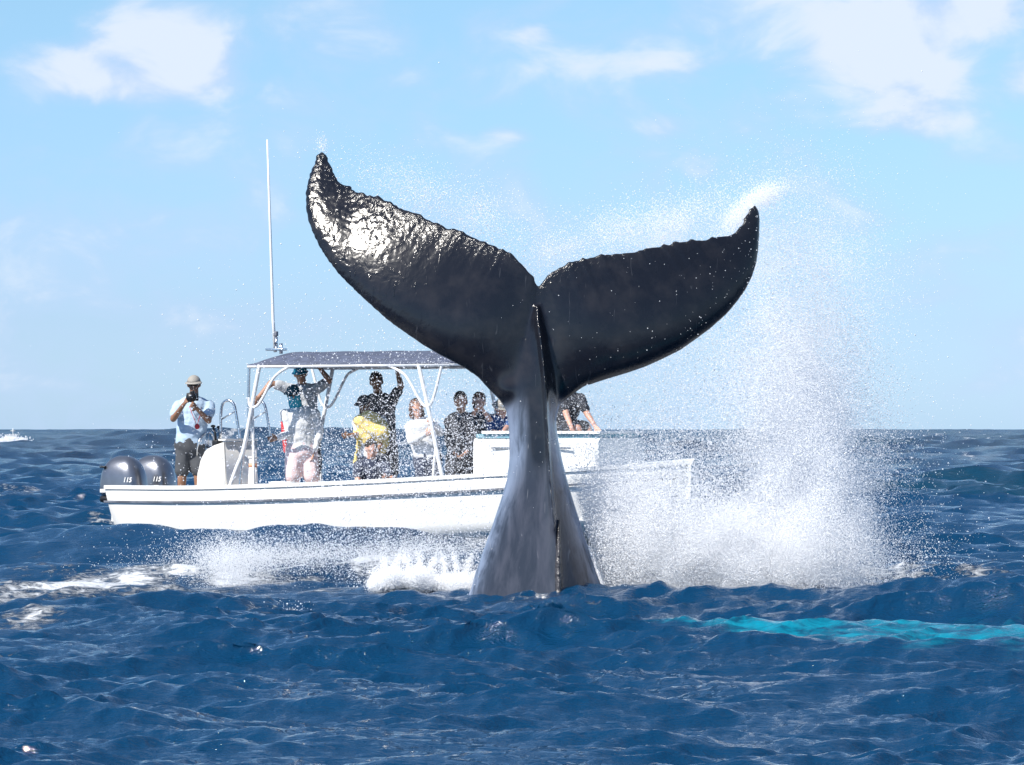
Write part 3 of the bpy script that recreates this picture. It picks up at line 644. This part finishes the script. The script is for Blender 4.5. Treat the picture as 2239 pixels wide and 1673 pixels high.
def person(label, px, py, Yl, skin, shirt, shorts, hair=HAIR, cap=None, cap_kind='cap', face=(0, -1, 0), sleeves='short', long_hair=False, glasses=False,
           scale=1.0, J={}, curl=.6, extra=None, leg_len='shorts', untuck=0.0, build=1.0, fl_=.80, wide=0.0, fold=.012):
    """px, py = centre of the head. J overrides joints with (px, py, dy): pixel on the boat's depth and metres away from it."""
    Y0 = ydep(px, Yl); s = scale; H = at(px, py, Y0); f = Vector(face).normalized(); right = f.cross(Vector((0, 0, 1))).normalized()   # his right-hand side when facing f... mirrored below
    def P(k, default):
        if k in J:
            q = J[k]; return at(q[0], q[1], Y0 + (q[2] if len(q) > 2 else 0))
        return H + default * s
    V = Vector; X_ = V((1, 0, 0))
    neck = P('neck', V((0, .02, -.17)))
    dpel = neck - H; pel = P('pel', V((0, .03, -.72)))
    up = (neck - pel).normalized(); sd = X_ if abs(f.y) > .5 else V((.35, 1, 0)).normalized()
    if 'shl' in J and 'shr' in J: sd = (P('shr', X_) - P('shl', X_)).normalized()
    shl = P('shl', V((-.19, .03, -.24))) if 'shl' in J else neck - sd * .19 * s - up * .06; shr = P('shr', V()) if 'shr' in J else neck + sd * .19 * s - up * .06
    ell = P('ell', V()) if 'ell' in J else shl + V((-.06, .0, -.28)) * s; elr = P('elr', V()) if 'elr' in J else shr + V((.06, .0, -.28)) * s
    wrl = P('wrl', V()) if 'wrl' in J else ell + V((.03, -.10, -.23)) * s; wrr = P('wrr', V()) if 'wrr' in J else elr + V((-.03, -.10, -.23)) * s
    hpl, hpr = pel - sd * .095 * s, pel + sd * .095 * s
    knl = P('knl', V()) if 'knl' in J else hpl + V((-.03, -.04, -.42)) * s; knr = P('knr', V()) if 'knr' in J else hpr + V((.03, -.02, -.42)) * s
    anl = P('anl', V()) if 'anl' in J else knl + V((-.01, .05, -.41)) * s; anr = P('anr', V()) if 'anr' in J else knr + V((.02, .05, -.41)) * s
    root = empty('person', (pel.x, pel.y, min(anl.z, anr.z) - .06), label, 'person', 'people aboard the boat')
    bm = bmesh.new(); b_ = build
    Rm = Matrix((right, -f, V((0, 0, 1)))).transposed()
    tiltv = (H - neck).normalized() if 'neck' in J else V((0, 0, 1))
    Rm = V((0, 0, 1)).rotation_difference((tiltv + V((0, 0, .6))).normalized()).to_matrix() @ Rm
    HS = lambda x, y, z: H + Rm @ V((x * s, -y * s, z * s))             # x his side, y forward, z up
    ball(bm, HS(0, -.015, .02), (.076 * s, .092 * s, .100 * s), Rm); capsule(bm, HS(0, .02, -.05), HS(0, .045, -.088), .058 * s, .034 * s)
    ball(bm, HS(0, .088, -.018), (.014 * s, .022 * s, .026 * s), Rm, 8, 6); ball(bm, HS(0, .072, .018), (.058 * s, .018 * s, .012 * s), Rm, 8, 6)
    ball(bm, HS(0, .080, -.058), (.026 * s, .014 * s, .010 * s), Rm, 8, 6)
    for e in (-1, 1): ball(bm, HS(e * .078, -.01, -.005), (.012 * s, .02 * s, .032 * s), Rm, 8, 6)
    capsule(bm, H - tiltv * .05 * s + V((0, .01, 0)), neck - up * .03, .055 * s, .062 * s)
    chest = neck.lerp(pel, .30); waist = neck.lerp(pel, .66)
    capsule(bm, neck - up * .07 * s, chest, .165 * s * b_, .16 * s * b_, sd, .66, 16); capsule(bm, chest, waist, .16 * s * b_, .135 * s * b_, sd, .7, 16); capsule(bm, waist, pel, .135 * s * b_, .155 * s * b_, sd, .72, 16)
    for a, e, w_, sg in ((shl, ell, wrl, -1), (shr, elr, wrr, 1)):
        capsule(bm, neck - up * .04 * s, a, .06 * s, .062 * s); capsule(bm, a, e, .055 * s, .041 * s); capsule(bm, e, w_, .042 * s, .027 * s)
        finger_hand(bm, w_, (w_ - e).normalized() * .7 + V((0, -.15, .0)), V((-.6 * sg, -.5, .3)), s, curl, 1)
    for a, e, w_ in ((hpl, knl, anl), (hpr, knr, anr)):
        capsule(bm, a, e, .088 * s, .058 * s); capsule(bm, e, w_, .060 * s, .036 * s); capsule(bm, w_, w_ + V((0, -.15, -.05)) * s, .038 * s, .034 * s)
    link('body', fuse(bm, .0105, 2, .5), skin, root, world=True)
    # shirt
    bm = bmesh.new(); g = .018 * s
    capsule(bm, neck - up * .075 * s, chest, .17 * s * b_ + g, .165 * s * b_ + g, sd, .70, 18); capsule(bm, chest, waist, .165 * s * b_ + g, .155 * s * b_ + g, sd, .74, 18)
    capsule(bm, waist, pel.lerp(waist, .10) - up * untuck, .155 * s * b_ + g, .158 * s * b_ + g, sd, .76, 18)
    for a, e, w_ in ((shl, ell, wrl), (shr, elr, wrr)):
        capsule(bm, neck - up * .05 * s, a, .062 * s, .075 * s)
        if sleeves == 'short': capsule(bm, a, a.lerp(e, .62), .077 * s, .070 * s, flat=.95)
        elif sleeves == 'long': capsule(bm, a, e, .075 * s, .056 * s); capsule(bm, e, w_.lerp(e, .06), .056 * s, .043 * s)
    me_ = fuse(bm, .013, 2, .5)
    rumple(me_, lambda c: (mnoise.noise(V((c.x * 7, c.y * 7, c.z * 16))) + .5 * mnoise.noise(c * 26)) * .011)
    link('shirt', me_, shirt, root, world=True)
    bm = bmesh.new(); capsule(bm, pel + up * .07 * s, pel - up * .04, .152 * s * b_ + g * .6, .165 * s * b_ + g, sd, .78, 18)
    fl = fl_ if leg_len == 'shorts' else 1.0
    for a, e, w_ in ((hpl, knl, anl), (hpr, knr, anr)):
        capsule(bm, a, a.lerp(e, fl), .092 * s + .008 + wide, .094 * s + wide, flat=1.0)
        if leg_len == 'long': capsule(bm, e, e.lerp(w_, .92), .085 * s, .06 * s)
    me_ = fuse(bm, .014, 2, .5)
    rumple(me_, lambda c: mnoise.noise(V((c.x * 12, c.y * 12, c.z * 7))) * fold)
    link(leg_len if leg_len == 'shorts' else 'trousers', me_, shorts, root, world=True)
    # head gear
    if cap:
        bm = bmesh.new(); rings = []
        for k in range(7):
            t = k / 6 * math.pi / 2; rings.append([HS(math.cos(a) * .086 * math.cos(t) , math.sin(a) * .104 * math.cos(t) - .012, .035 + .085 * math.sin(t)) for a in [2 * math.pi * i / 18 for i in range(18)]])
        rings[-1] = [HS(0, -.012, .121) + (p - HS(0, -.012, .121)) * .3 for p in rings[-2]]
        ring_loft(bm, rings); cp = from_bm('cap', bm, cap, root, world=True)
        bm = bmesh.new(); brim = []
        rng_ = range(-7, 8) if cap_kind == 'cap' else range(-14, 15)
        for i in rng_:
            a = i / 14 * math.pi; fw = max(0, math.cos(a)); out = (.075 * fw ** .6) if cap_kind == 'cap' else .05
            brim.append((HS(math.sin(a) * .085, math.cos(a) * .100 - .012, .045), HS(math.sin(a) * (.085 + out * .75), math.cos(a) * (.100 + out) - .012, .030 - .1 * out * (1 - fw))))
        ring_loft(bm, [[a, b, b - V((0, 0, .006)), a - V((0, 0, .006))] for a, b in brim]); c2 = from_bm('brim', bm, cap, root, world=True)
    if hair:
        bm = bmesh.new(); ball(bm, HS(0, -.028, .038 if not cap else .015), (.084 * s, .092 * s, (.098 if not cap else .085) * s), Rm, 18, 12)
        if long_hair: capsule(bm, HS(0, -.06, .0), HS(0, -.06, -.16), .075 * s, .05 * s); capsule(bm, HS(.07, -.01, .02), HS(.075, .0, -.10), .03, .025); capsule(bm, HS(-.07, -.01, .02), HS(-.075, .0, -.10), .03, .025)
        me_ = fuse(bm, .011, 1, .5)
        rumple(me_, lambda c: mnoise.noise(c * 45) * .012)
        link('hair', me_, hair, root, world=True)
    bm = bmesh.new()
    if glasses:
        for e in (-1, 1): ball(bm, HS(e * .032, .082, .008), (.026, .012, .019), Rm, 10, 6)
        tube(bm, [HS(-.08, .0, .012), HS(-.062, .068, .012), HS(.062, .068, .012), HS(.08, .0, .012)], .005, 5); from_bm('sunglasses', bm, blk, root, world=True)
    else:
        bm.free()
        for e in (-1, 1): bm = bmesh.new(); ball(bm, HS(e * .030, .078, .006), (.012, .007, .007), Rm, 8, 5); from_bm('eye', bm, FEAT, root, world=True)
    return root, HS, dict(H=H, neck=neck, pel=pel, chest=chest, waist=waist, sd=sd, up=up, Y0=Y0, wrl=wrl, wrr=wrr, knl=knl, knr=knr, elr=elr, ell=ell, shl=shl, shr=shr)

C_BLUE = cloth('pale_blue_cotton', (.42, .55, .70)); C_CHAR = cloth('charcoal_cloth', (.06, .065, .075)); C_WHITE = cloth('white_cotton', (.74, .75, .76))
C_PINK = cloth('pale_pink_cloth', (.80, .62, .62)); C_NAVY = cloth('navy_cloth', (.035, .045, .080)); C_BLACK = cloth('black_cloth', (.035, .038, .048))
C_GREY = cloth('grey_cloth', (.45, .47, .50)); C_YEL = cloth('yellow_cloth', (.80, .62, .22)); C_TEAL = cloth('teal_cloth', (.04, .38, .50)); C_DTEAL = cloth('dark_teal_cloth', (.02, .11, .15))
C_TAUPE = cloth('taupe_cloth', (.30, .28, .25)); C_BLU2 = cloth('blue_print_cloth', (.03, .08, .22)); C_RED = cloth('red_cloth', (.55, .05, .06))

# 1 photographer in the stern
Yp = -.15
r1, HS, I = person('man in pale blue t-shirt and charcoal shorts aiming a camera in the stern', 424, 841, Yp, SK_BR, C_BLUE, C_CHAR, cap=C_TAUPE, glasses=True, untuck=.02, build=1.12,
    J=dict(neck=(425, 876, .05), shl=(390, 888, .02), shr=(458, 888, .02), pel=(416, 968, .05), ell=(379, 916, -.16), wrl=(402, 884, -.40), elr=(456, 920, -.12), wrr=(430, 893, -.44), knl=(398, 1045, 0), knr=(434, 1045, .02), anl=(396, 1120, .05), anr=(438, 1120, .06)))
bm = bmesh.new(); ch0 = at(421, 868, I['Y0'] - .27)
box(bm, ch0 + Vector((-.075, -.03, -.05)), ch0 + Vector((.075, .04, .05)), .012); box(bm, ch0 + Vector((-.028, -.03, .04)), ch0 + Vector((.028, .03, .075)), .01)
cbody = from_bm('camera_housing', bm, blk); tag(cbody, 'black camera with long white-ringed lens held up by the man in the stern', 'camera'); cbody.name = 'photo_camera'
bm = bmesh.new(); a = ch0 + Vector((0, -.03, -.002)); tube(bm, [a, a + Vector((0, -.05, 0)), a + Vector((0, -.052, 0)), a + Vector((0, -.20, -.004))], [.042, .042, .054, .060], 18); from_bm('lens', bm, mat('lens_grey', (.45, .45, .46), .35, bump=.0005, var=.05), cbody)
bm = bmesh.new(); tube(bm, [a + Vector((0, -.15, -.004)), a + Vector((0, -.235, -.005))], .064, 18); from_bm('lens_hood', bm, blk, cbody)
bm = bmesh.new(); m_ = at(431, 931, I['Y0'] - .17); tube(bm, [at(414, 888, I['Y0'] - .13), at(420, 905, I['Y0'] - .16), m_], .004, 5); tube(bm, [at(440, 890, I['Y0'] - .13), at(438, 905, I['Y0'] - .16), m_], .004, 5); ball(bm, m_ + Vector((0, 0, -.01)), (.032, .012, .036), None, 12, 8)
o = from_bm('lanyard', bm, C_RED, r1, world=True); o['label'] = 'red tag on a dark cord round the neck'

# 2 person behind, arms on the roof frame
person('person in grey shirt and turquoise cap holding the canopy frame with both arms', 657, 818, .35, SK_TAN, C_GREY, C_CHAR, hair=None, cap=C_TEAL, sleeves='short',
    J=dict(neck=(662, 846, .05), shl=(632, 850, .03), shr=(692, 850, .03), pel=(668, 968, .05), ell=(592, 838, -.05), wrl=(566, 868, -.15), elr=(720, 832, 0), wrr=(700, 806, 0)), curl=.9)
# 3 man in white with pink shorts
r3, HS, I = person('man in white long-sleeved shirt and pale pink shorts with one hand held out', 642, 862, -.25, SK_TAN, C_WHITE, C_PINK, hair=None, cap=C_DTEAL, cap_kind='hat', sleeves='long', glasses=True, untuck=.03, build=1.05, fl_=.93, wide=.012, fold=.008,
    J=dict(neck=(652, 896, .06), shl=(624, 906, .0), shr=(688, 905, .1), pel=(659, 982, .08), ell=(636, 950, -.02), wrl=(607, 957, -.12), elr=(699, 945, .1), wrr=(686, 985, .05), knl=(641, 1046, 0), knr=(681, 1046, .05), anl=(634, 1118, .05), anr=(686, 1120, .1)), curl=.15)
bm = bmesh.new(); capsule(bm, HS(0, .015, -.035), HS(0, .0, -.13), .082, .085); me_ = fuse(bm, .012, 1); link('neck_gaiter', me_, C_TEAL, r3, world=True)
bm = bmesh.new(); capsule(bm, at(622, 925, I['Y0'] + .1), at(626, 985, I['Y0'] + .1), .05, .04); me_ = fuse(bm, .012, 1); link('life_vest', me_, C_RED, r3, world=True)
# 4 person with yellow wrap
r4, HS, I = person('person in dark bucket hat wrapped in a loose yellow towel', 795, 884, -.1, SK_BR, C_WHITE, C_NAVY, hair=HAIR, cap=C_CHAR, cap_kind='hat', face=(-.6, -1, -.1), scale=.94,
    J=dict(neck=(803, 910, .05), shl=(782, 922, 0), shr=(834, 920, .05), pel=(812, 1000, .05), ell=(785, 950, -.1), wrl=(765, 952, -.18), elr=(842, 958, -.05), wrr=(825, 985, -.15)), curl=.3)
bm = bmesh.new(); Yt = I['Y0']
capsule(bm, at(790, 922, Yt - .10), at(832, 945, Yt - .10), .10, .12); capsule(bm, at(832, 930, Yt), at(836, 965, Yt - .04), .10, .09); capsule(bm, at(806, 918, Yt - .06), at(814, 962, Yt - .08), .15, .13, Vector((1, 0, 0)), .7); capsule(bm, at(788, 925, Yt - .05), at(786, 950, Yt - .08), .09, .07)
capsule(bm, at(786, 960, Yt - .04), at(776, 1015, Yt - .05), .03, .02); capsule(bm, at(790, 950, Yt - .04), at(786, 962, Yt - .04), .06, .03); capsule(bm, at(830, 965, Yt - .05), at(838, 985, Yt - .05), .07, .03)
me_ = fuse(bm, .013, 2)
rumple(me_, lambda c: mnoise.noise(Vector((c.x * 8, 3, c.z * 8 + c.x * 5))) * .035 + .012 * mnoise.noise(c * 22))
link('towel_wrap', me_, C_YEL, r4, world=True)
# 5 seated person low in front
person('person in navy shirt crouched low on deck below the yellow towel', 812, 982, -.62, SK_PINK, C_NAVY, C_BLACK, face=(.2, -1, -.1), scale=.92,
    J=dict(neck=(812, 1010, .06), shl=(784, 1018, .03), shr=(842, 1018, .03), pel=(812, 1082, .12), ell=(782, 1055, -.1), wrl=(800, 1078, -.3), elr=(858, 1052, -.12), wrr=(848, 1046, -.26), knl=(795, 1060, -.35), knr=(838, 1066, -.35), anl=(795, 1120, -.2), anr=(838, 1120, -.2)), curl=.6)
# 6 tall man with raised arm
person('tall man in dark t-shirt reaching up to the canopy with one arm', 823, 836, .45, SK_BR, C_CHAR, C_BLACK, build=1.08,
    J=dict(neck=(828, 868, .04), shl=(800, 882, .03), shr=(857, 876, .03), pel=(836, 975, .05), elr=(877, 844, 0), wrr=(868, 810, -.02), ell=(796, 930, 0), wrl=(806, 965, -.1)), curl=1.0)
# 7 woman leaning on the post
person('woman in white blouse with reddish-brown hair leaning on a canopy post', 911, 894, -.45, SK_PINK, C_WHITE, C_NAVY, hair=HAIRB, long_hair=True, face=(.35, -1, 0), scale=.95, untuck=.02, sleeves='long',
    J=dict(neck=(914, 922, .05), shl=(896, 934, .02), shr=(940, 926, .02), pel=(936, 1002, .08), ell=(900, 965, -.08), wrl=(930, 950, -.2), elr=(963, 945, -.02), wrr=(946, 925, -.25), knl=(925, 1062, -.05), knr=(950, 1062, 0)), curl=1.0)
# 8 dark man standing at the locker
person('man in black long-sleeved shirt standing beside the bow locker, dark hair', 1008, 880, -.2, SK_TAN, C_BLACK, C_BLACK, sleeves='long', face=(.3, -1, 0), leg_len='long', build=1.0,
    J=dict(neck=(1008, 908, .05), shl=(984, 922, .03), shr=(1036, 922, .03), pel=(1008, 1002, .05), ell=(982, 968, -.05), wrl=(995, 990, -.2), elr=(1036, 965, -.05), wrr=(1022, 985, -.2)))
# 9 man holding phone to face
r9, HS, I = person('man in dark grey shirt holding a small camera to his face', 1047, 881, .15, SK_PINK, C_CHAR, C_BLACK, hair=HAIRB, sleeves='short', face=(-.15, -1, 0),
    J=dict(neck=(1048, 908, .05), shl=(1026, 922, .03), shr=(1074, 920, .03), pel=(1048, 1002, .05), ell=(1024, 928, -.22), wrl=(1037, 901, -.26), elr=(1078, 928, -.2), wrr=(1060, 903, -.26)), curl=.9)
bm = bmesh.new(); c = HS(0, .15, -.01); box(bm, c - Vector((.055, .02, .032)), c + Vector((.055, .02, .032)), .008); o = from_bm('compact_camera_body', bm, blk); o.name = 'compact_camera'; tag(o, 'small black camera held to the face of the man behind the bow locker', 'camera')
bm = bmesh.new(); tube(bm, [c + Vector((0, -.018, 0)), c + Vector((0, -.055, 0))], .022, 12); from_bm('lens', bm, blk, o)
# 10 person half hidden left of the tail
person('person in blue shirt and grey hat, half hidden left of the whale tail', 1098, 893, .1, SK_PINK, C_BLU2, C_BLACK, cap=C_TAUPE, cap_kind='hat', face=(.5, -1, 0),
    J=dict(neck=(1092, 914, .08), shl=(1072, 926, .03), shr=(1116, 926, .03), pel=(1085, 1000, .12), ell=(1078, 946, -.1), wrl=(1092, 950, -.25), elr=(1108, 936, -.1), wrr=(1100, 946, -.3)))
# 11 person right of the tail sitting on the locker
person('person in black top leaning on straight arms, right of the whale tail', 1247, 838, -.2, SK_PINK, C_BLACK, C_BLACK, face=(-.3, -1, 0), scale=.95, untuck=-.05,
    J=dict(neck=(1247, 862, .05), shl=(1232, 874, .02), shr=(1268, 872, .02), pel=(1226, 934, .12), ell=(1238, 905, -.12), wrl=(1250, 936, -.25), elr=(1284, 905, -.05), wrr=(1302, 933, -.2), knl=(1262, 938, -.1), knr=(1284, 936, .05), anl=(1262, 1010, -.05), anr=(1290, 1010, .05)), curl=.1)

# ------------------------------------------------------------------ far boat in its own spray
Yb = 430.; zb = -.15
fb = empty('distant_boat', (at(24, 960, Yb).x, Yb, zb), 'tiny white boat far off at the left edge, in its own spray', 'boat', rotz=.2)
bm = bmesh.new(); ring_loft(bm, [[Vector((x, -b, .55 + h)), Vector((x, -b * .7, -.2)), Vector((x, b * .7, -.2)), Vector((x, b, .55 + h))] for x, b, h in ((-1.5, .6, 0), (0, .65, 0), (.9, .5, .08), (1.7, .05, .22))]); from_bm('hull', bm, white, fb)
bm = bmesh.new(); box(bm, (-.5, -.42, .55), (.6, .42, 1.0), .06); box(bm, (-.62, -.5, 1.003), (.7, .5, 1.06), .02); from_bm('cabin', bm, white, fb)
bm = bmesh.new(); tube(bm, [(.2, 0, 1.05), (.2, 0, 1.7)], .035, 6); tube(bm, [(-.05, 0, 1.45), (.45, 0, 1.45)], .025, 6); from_bm('mast', bm, white, fb)

# ------------------------------------------------------------------ spray and mist: hundreds of thousands of separate drops
def droplets(name, pts, rad, label_kind, col, tr=.35):
    me = bpy.data.meshes.new(name); me.vertices.add(len(pts)); me.vertices.foreach_set('co', np.asarray(pts, np.float32).ravel())
    a = me.attributes.new('rad', 'FLOAT', 'POINT'); a.data.foreach_set('value', np.asarray(rad, np.float32)); me.update()
    m = bpy.data.materials.new(name); m.use_nodes = True; nt = m.node_tree; nt.nodes.clear()
    d = N(nt, 'ShaderNodeBsdfDiffuse'); d.inputs[0].default_value = (*col, 1); t = N(nt, 'ShaderNodeBsdfTranslucent'); t.inputs[0].default_value = (*col, 1)
    gl = N(nt, 'ShaderNodeBsdfGlossy'); gl.inputs['Roughness'].default_value = .25
    mx = N(nt, 'ShaderNodeMixShader'); mx.inputs[0].default_value = .22; nt.links.new(d.outputs[0], mx.inputs[1]); nt.links.new(t.outputs[0], mx.inputs[2])
    mg = N(nt, 'ShaderNodeMixShader'); mg.inputs[0].default_value = .05; nt.links.new(mx.outputs[0], mg.inputs[1]); nt.links.new(gl.outputs[0], mg.inputs[2])
    tp = N(nt, 'ShaderNodeBsdfTransparent'); m2 = N(nt, 'ShaderNodeMixShader'); m2.inputs[0].default_value = tr
    nt.links.new(mg.outputs[0], m2.inputs[1]); nt.links.new(tp.outputs[0], m2.inputs[2])
    ou = N(nt, 'ShaderNodeOutputMaterial'); nt.links.new(m2.outputs[0], ou.inputs[0])
    o = bpy.data.objects.new(name, me); COL.objects.link(o); me.materials.append(m)
    g = bpy.data.node_groups.new(name, 'GeometryNodeTree'); g.interface.new_socket('Geometry', in_out='INPUT', socket_type='NodeSocketGeometry'); g.interface.new_socket('Geometry', in_out='OUTPUT', socket_type='NodeSocketGeometry')
    gi = g.nodes.new('NodeGroupInput'); go = g.nodes.new('NodeGroupOutput'); mp = g.nodes.new('GeometryNodeMeshToPoints'); na = g.nodes.new('GeometryNodeInputNamedAttribute'); na.data_type = 'FLOAT'; na.inputs[0].default_value = 'rad'
    sm = g.nodes.new('GeometryNodeSetMaterial'); sm.inputs['Material'].default_value = m
    g.links.new(gi.outputs[0], mp.inputs[0]); g.links.new(na.outputs[0], mp.inputs['Radius']); g.links.new(mp.outputs[0], sm.inputs[0]); g.links.new(sm.outputs[0], go.inputs[0])
    o.modifiers.new('drops', 'NODES').node_group = g; tag(o, kind='stuff'); return o
def cloud_pts(n, px, py, sx, sy, Y, sY, rot=0, clump=.0, seed=0, uniform=False, xmin=None):
    g = np.random.default_rng(seed); m = int(n * (3.2 if clump else 1))
    if uniform: a, b = g.uniform(-1, 1, m) * sx, g.uniform(-1, 1, m) * sy
    else: a, b = g.normal(size=m) * sx, g.normal(size=m) * sy
    c, s = math.cos(rot), math.sin(rot); qx = px + a * c - b * s; qy = py + a * s + b * c; yy = Y + g.normal(size=m) * sY
    if clump:
        f = fbm(qx / 70 + seed, qy / 70 + 40, 200 + seed, 4) ; keep = g.random(m) < .35 + .65 * sst(.25, .7, f); qx, qy, yy = qx[keep][:n], qy[keep][:n], yy[keep][:n]
    if xmin: ok = (qx > np.interp(qy, S[:, 0], S[:, 2]) + 5 + np.abs(g.normal(size=len(qx))) * 14) | (yy > 37.2); qx, qy, yy = qx[ok], qy[ok], yy[ok]
    x = (qx - CX) / F * yy; z = CH + (HY - qy) / F * yy; k = z > -.1
    return np.stack([x[k], yy[k], z[k]], 1)
mist = []
def M_(*a, **k): mist.append(cloud_pts(*a, **k))
Yw = 37.6
M_(420000, 1755, 1120, 78, 150, Yw, .7, clump=.5, seed=1)            # main plume
M_(110000, 1770, 880, 70, 150, Yw, .6, clump=.5, seed=2)
M_(50000, 1720, 690, 110, 150, Yw, .6, clump=.5, seed=3)
M_(420000, 1520, 1225, 175, 62, 36.5, .4, clump=.5, seed=4, xmin=1320)            # low white bank right of the tail
M_(110000, 1390, 1140, 95, 75, 36.4, .35, clump=.5, seed=5, xmin=1312)
M_(24000, 1480, 990, 200, 70, Yw, .8, clump=.5, seed=6)
M_(26000, 1500, 780, 190, 120, Yw, .7, seed=7)                       # thin veil under the right fluke
M_(16000, 1420, 500, 150, 35, YW + 1.3, .3, rot=-.25, clump=.5, seed=8)       # off the trailing edge
M_(9000, 1000, 450, 130, 35, YW + 1.3, .3, rot=.35, clump=.5, seed=9)
M_(5000, 1672, 428, 26, 12, YW + .9, .15, rot=-.45, seed=10)
M_(5000, 1620, 470, 28, 14, YW + .9, .15, rot=-.8, seed=18)
M_(300, 704, 318, 7, 12, YW + .9, .1, seed=11)
M_(20000, 740, 1212, 180, 15, 41.0, .8, rot=-.04, clump=.5, seed=12)         # left wash
M_(22000, 500, 1232, 55, 30, 40.5, .7, clump=.5, seed=13)
M_(12000, 900, 1215, 150, 36, 40.0, .8, clump=.5, seed=14)
[M_(13000, 830 + 17 * i + 9 * math.sin(i * 5.1), 1287 - 12 * abs(math.sin(i * 1.9 + .4)) - 16 * math.exp(-((i - 3) / 2.5) ** 2), 11 + 5 * abs(math.sin(i * 3.3)), 7 + 4 * abs(math.sin(i * 2.2)), 36.9 + .15 * math.sin(i * 2.7), .12, rot=.3 * math.sin(i), seed=150 + i) for i in range(13)]
[M_(900, 840 + 26 * i, 1240 - 9 * abs(math.sin(i * 4.0)), 5, 16, 36.9, .12, rot=.4 * math.sin(i * 2), seed=170 + i) for i in range(8)]                      # bright splash beside the foot
M_(9000, 1050, 1285, 40, 14, 36.6, .2, seed=16)
M_(70000, 1325, 1190, 45, 70, 36.5, .3, clump=.5, seed=48, xmin=1); M_(20000, 1350, 1255, 55, 30, 37.4, .25, seed=17)
mist = np.concatenate(mist); g_ = np.random.default_rng(5)
droplets('spray_mist', mist, .0015 + .0032 * g_.random(len(mist)) ** 3, None, (.985, .99, 1.0), .12)
big = []
def D_(*a, **k): big.append(cloud_pts(*a, **k))
D_(14000, 800, 1010, 160, 100, 38.5, .8, seed=21); D_(7000, 980, 960, 90, 110, 38.6, .5, seed=22); D_(2600, 800, 820, 190, 120, 38.5, .8, seed=23)
D_(6500, 760, 1190, 180, 45, 40, .8, seed=24); D_(9000, 1440, 1060, 170, 110, 38.2, .45, seed=25); D_(9000, 1720, 1000, 130, 200, 37.4, .8, seed=26)
D_(1800, 1350, 500, 190, 32, 37.7, .25, rot=-.25, seed=27); D_(900, 960, 440, 130, 28, 37.6, .25, rot=.35, seed=28); D_(1800, 1720, 620, 90, 120, 37.4, .3, seed=29)
D_(160, 1180, 600, 420, 260, 39.5, .6, seed=30); D_(2200, 1850, 1060, 70, 140, 37.5, .7, seed=31)
D_(500, 500, 1338, 110, 10, 33.3, .15, seed=32); D_(260, 640, 1340, 22, 12, 33.0, .1, seed=33); D_(2500, 940, 1255, 80, 24, 37.3, .3, seed=34)
D_(260, 580, 760, 100, 120, 38, 1, seed=35)
big = np.concatenate(big); 
droplets('spray_drops', big, .0021 + .0052 * g_.random(len(big)) ** 5, None, (.95, .96, 1.0), .1)
sp = np.concatenate([cloud_pts(2500, 28, 968, 16, 6, 428, 2, seed=41), cloud_pts(900, 315, 970, 20, 3, 400, 3, seed=42)])
droplets('distant_spray', sp, np.full(len(sp), .05), None, (.95, .96, 1.0), .1)
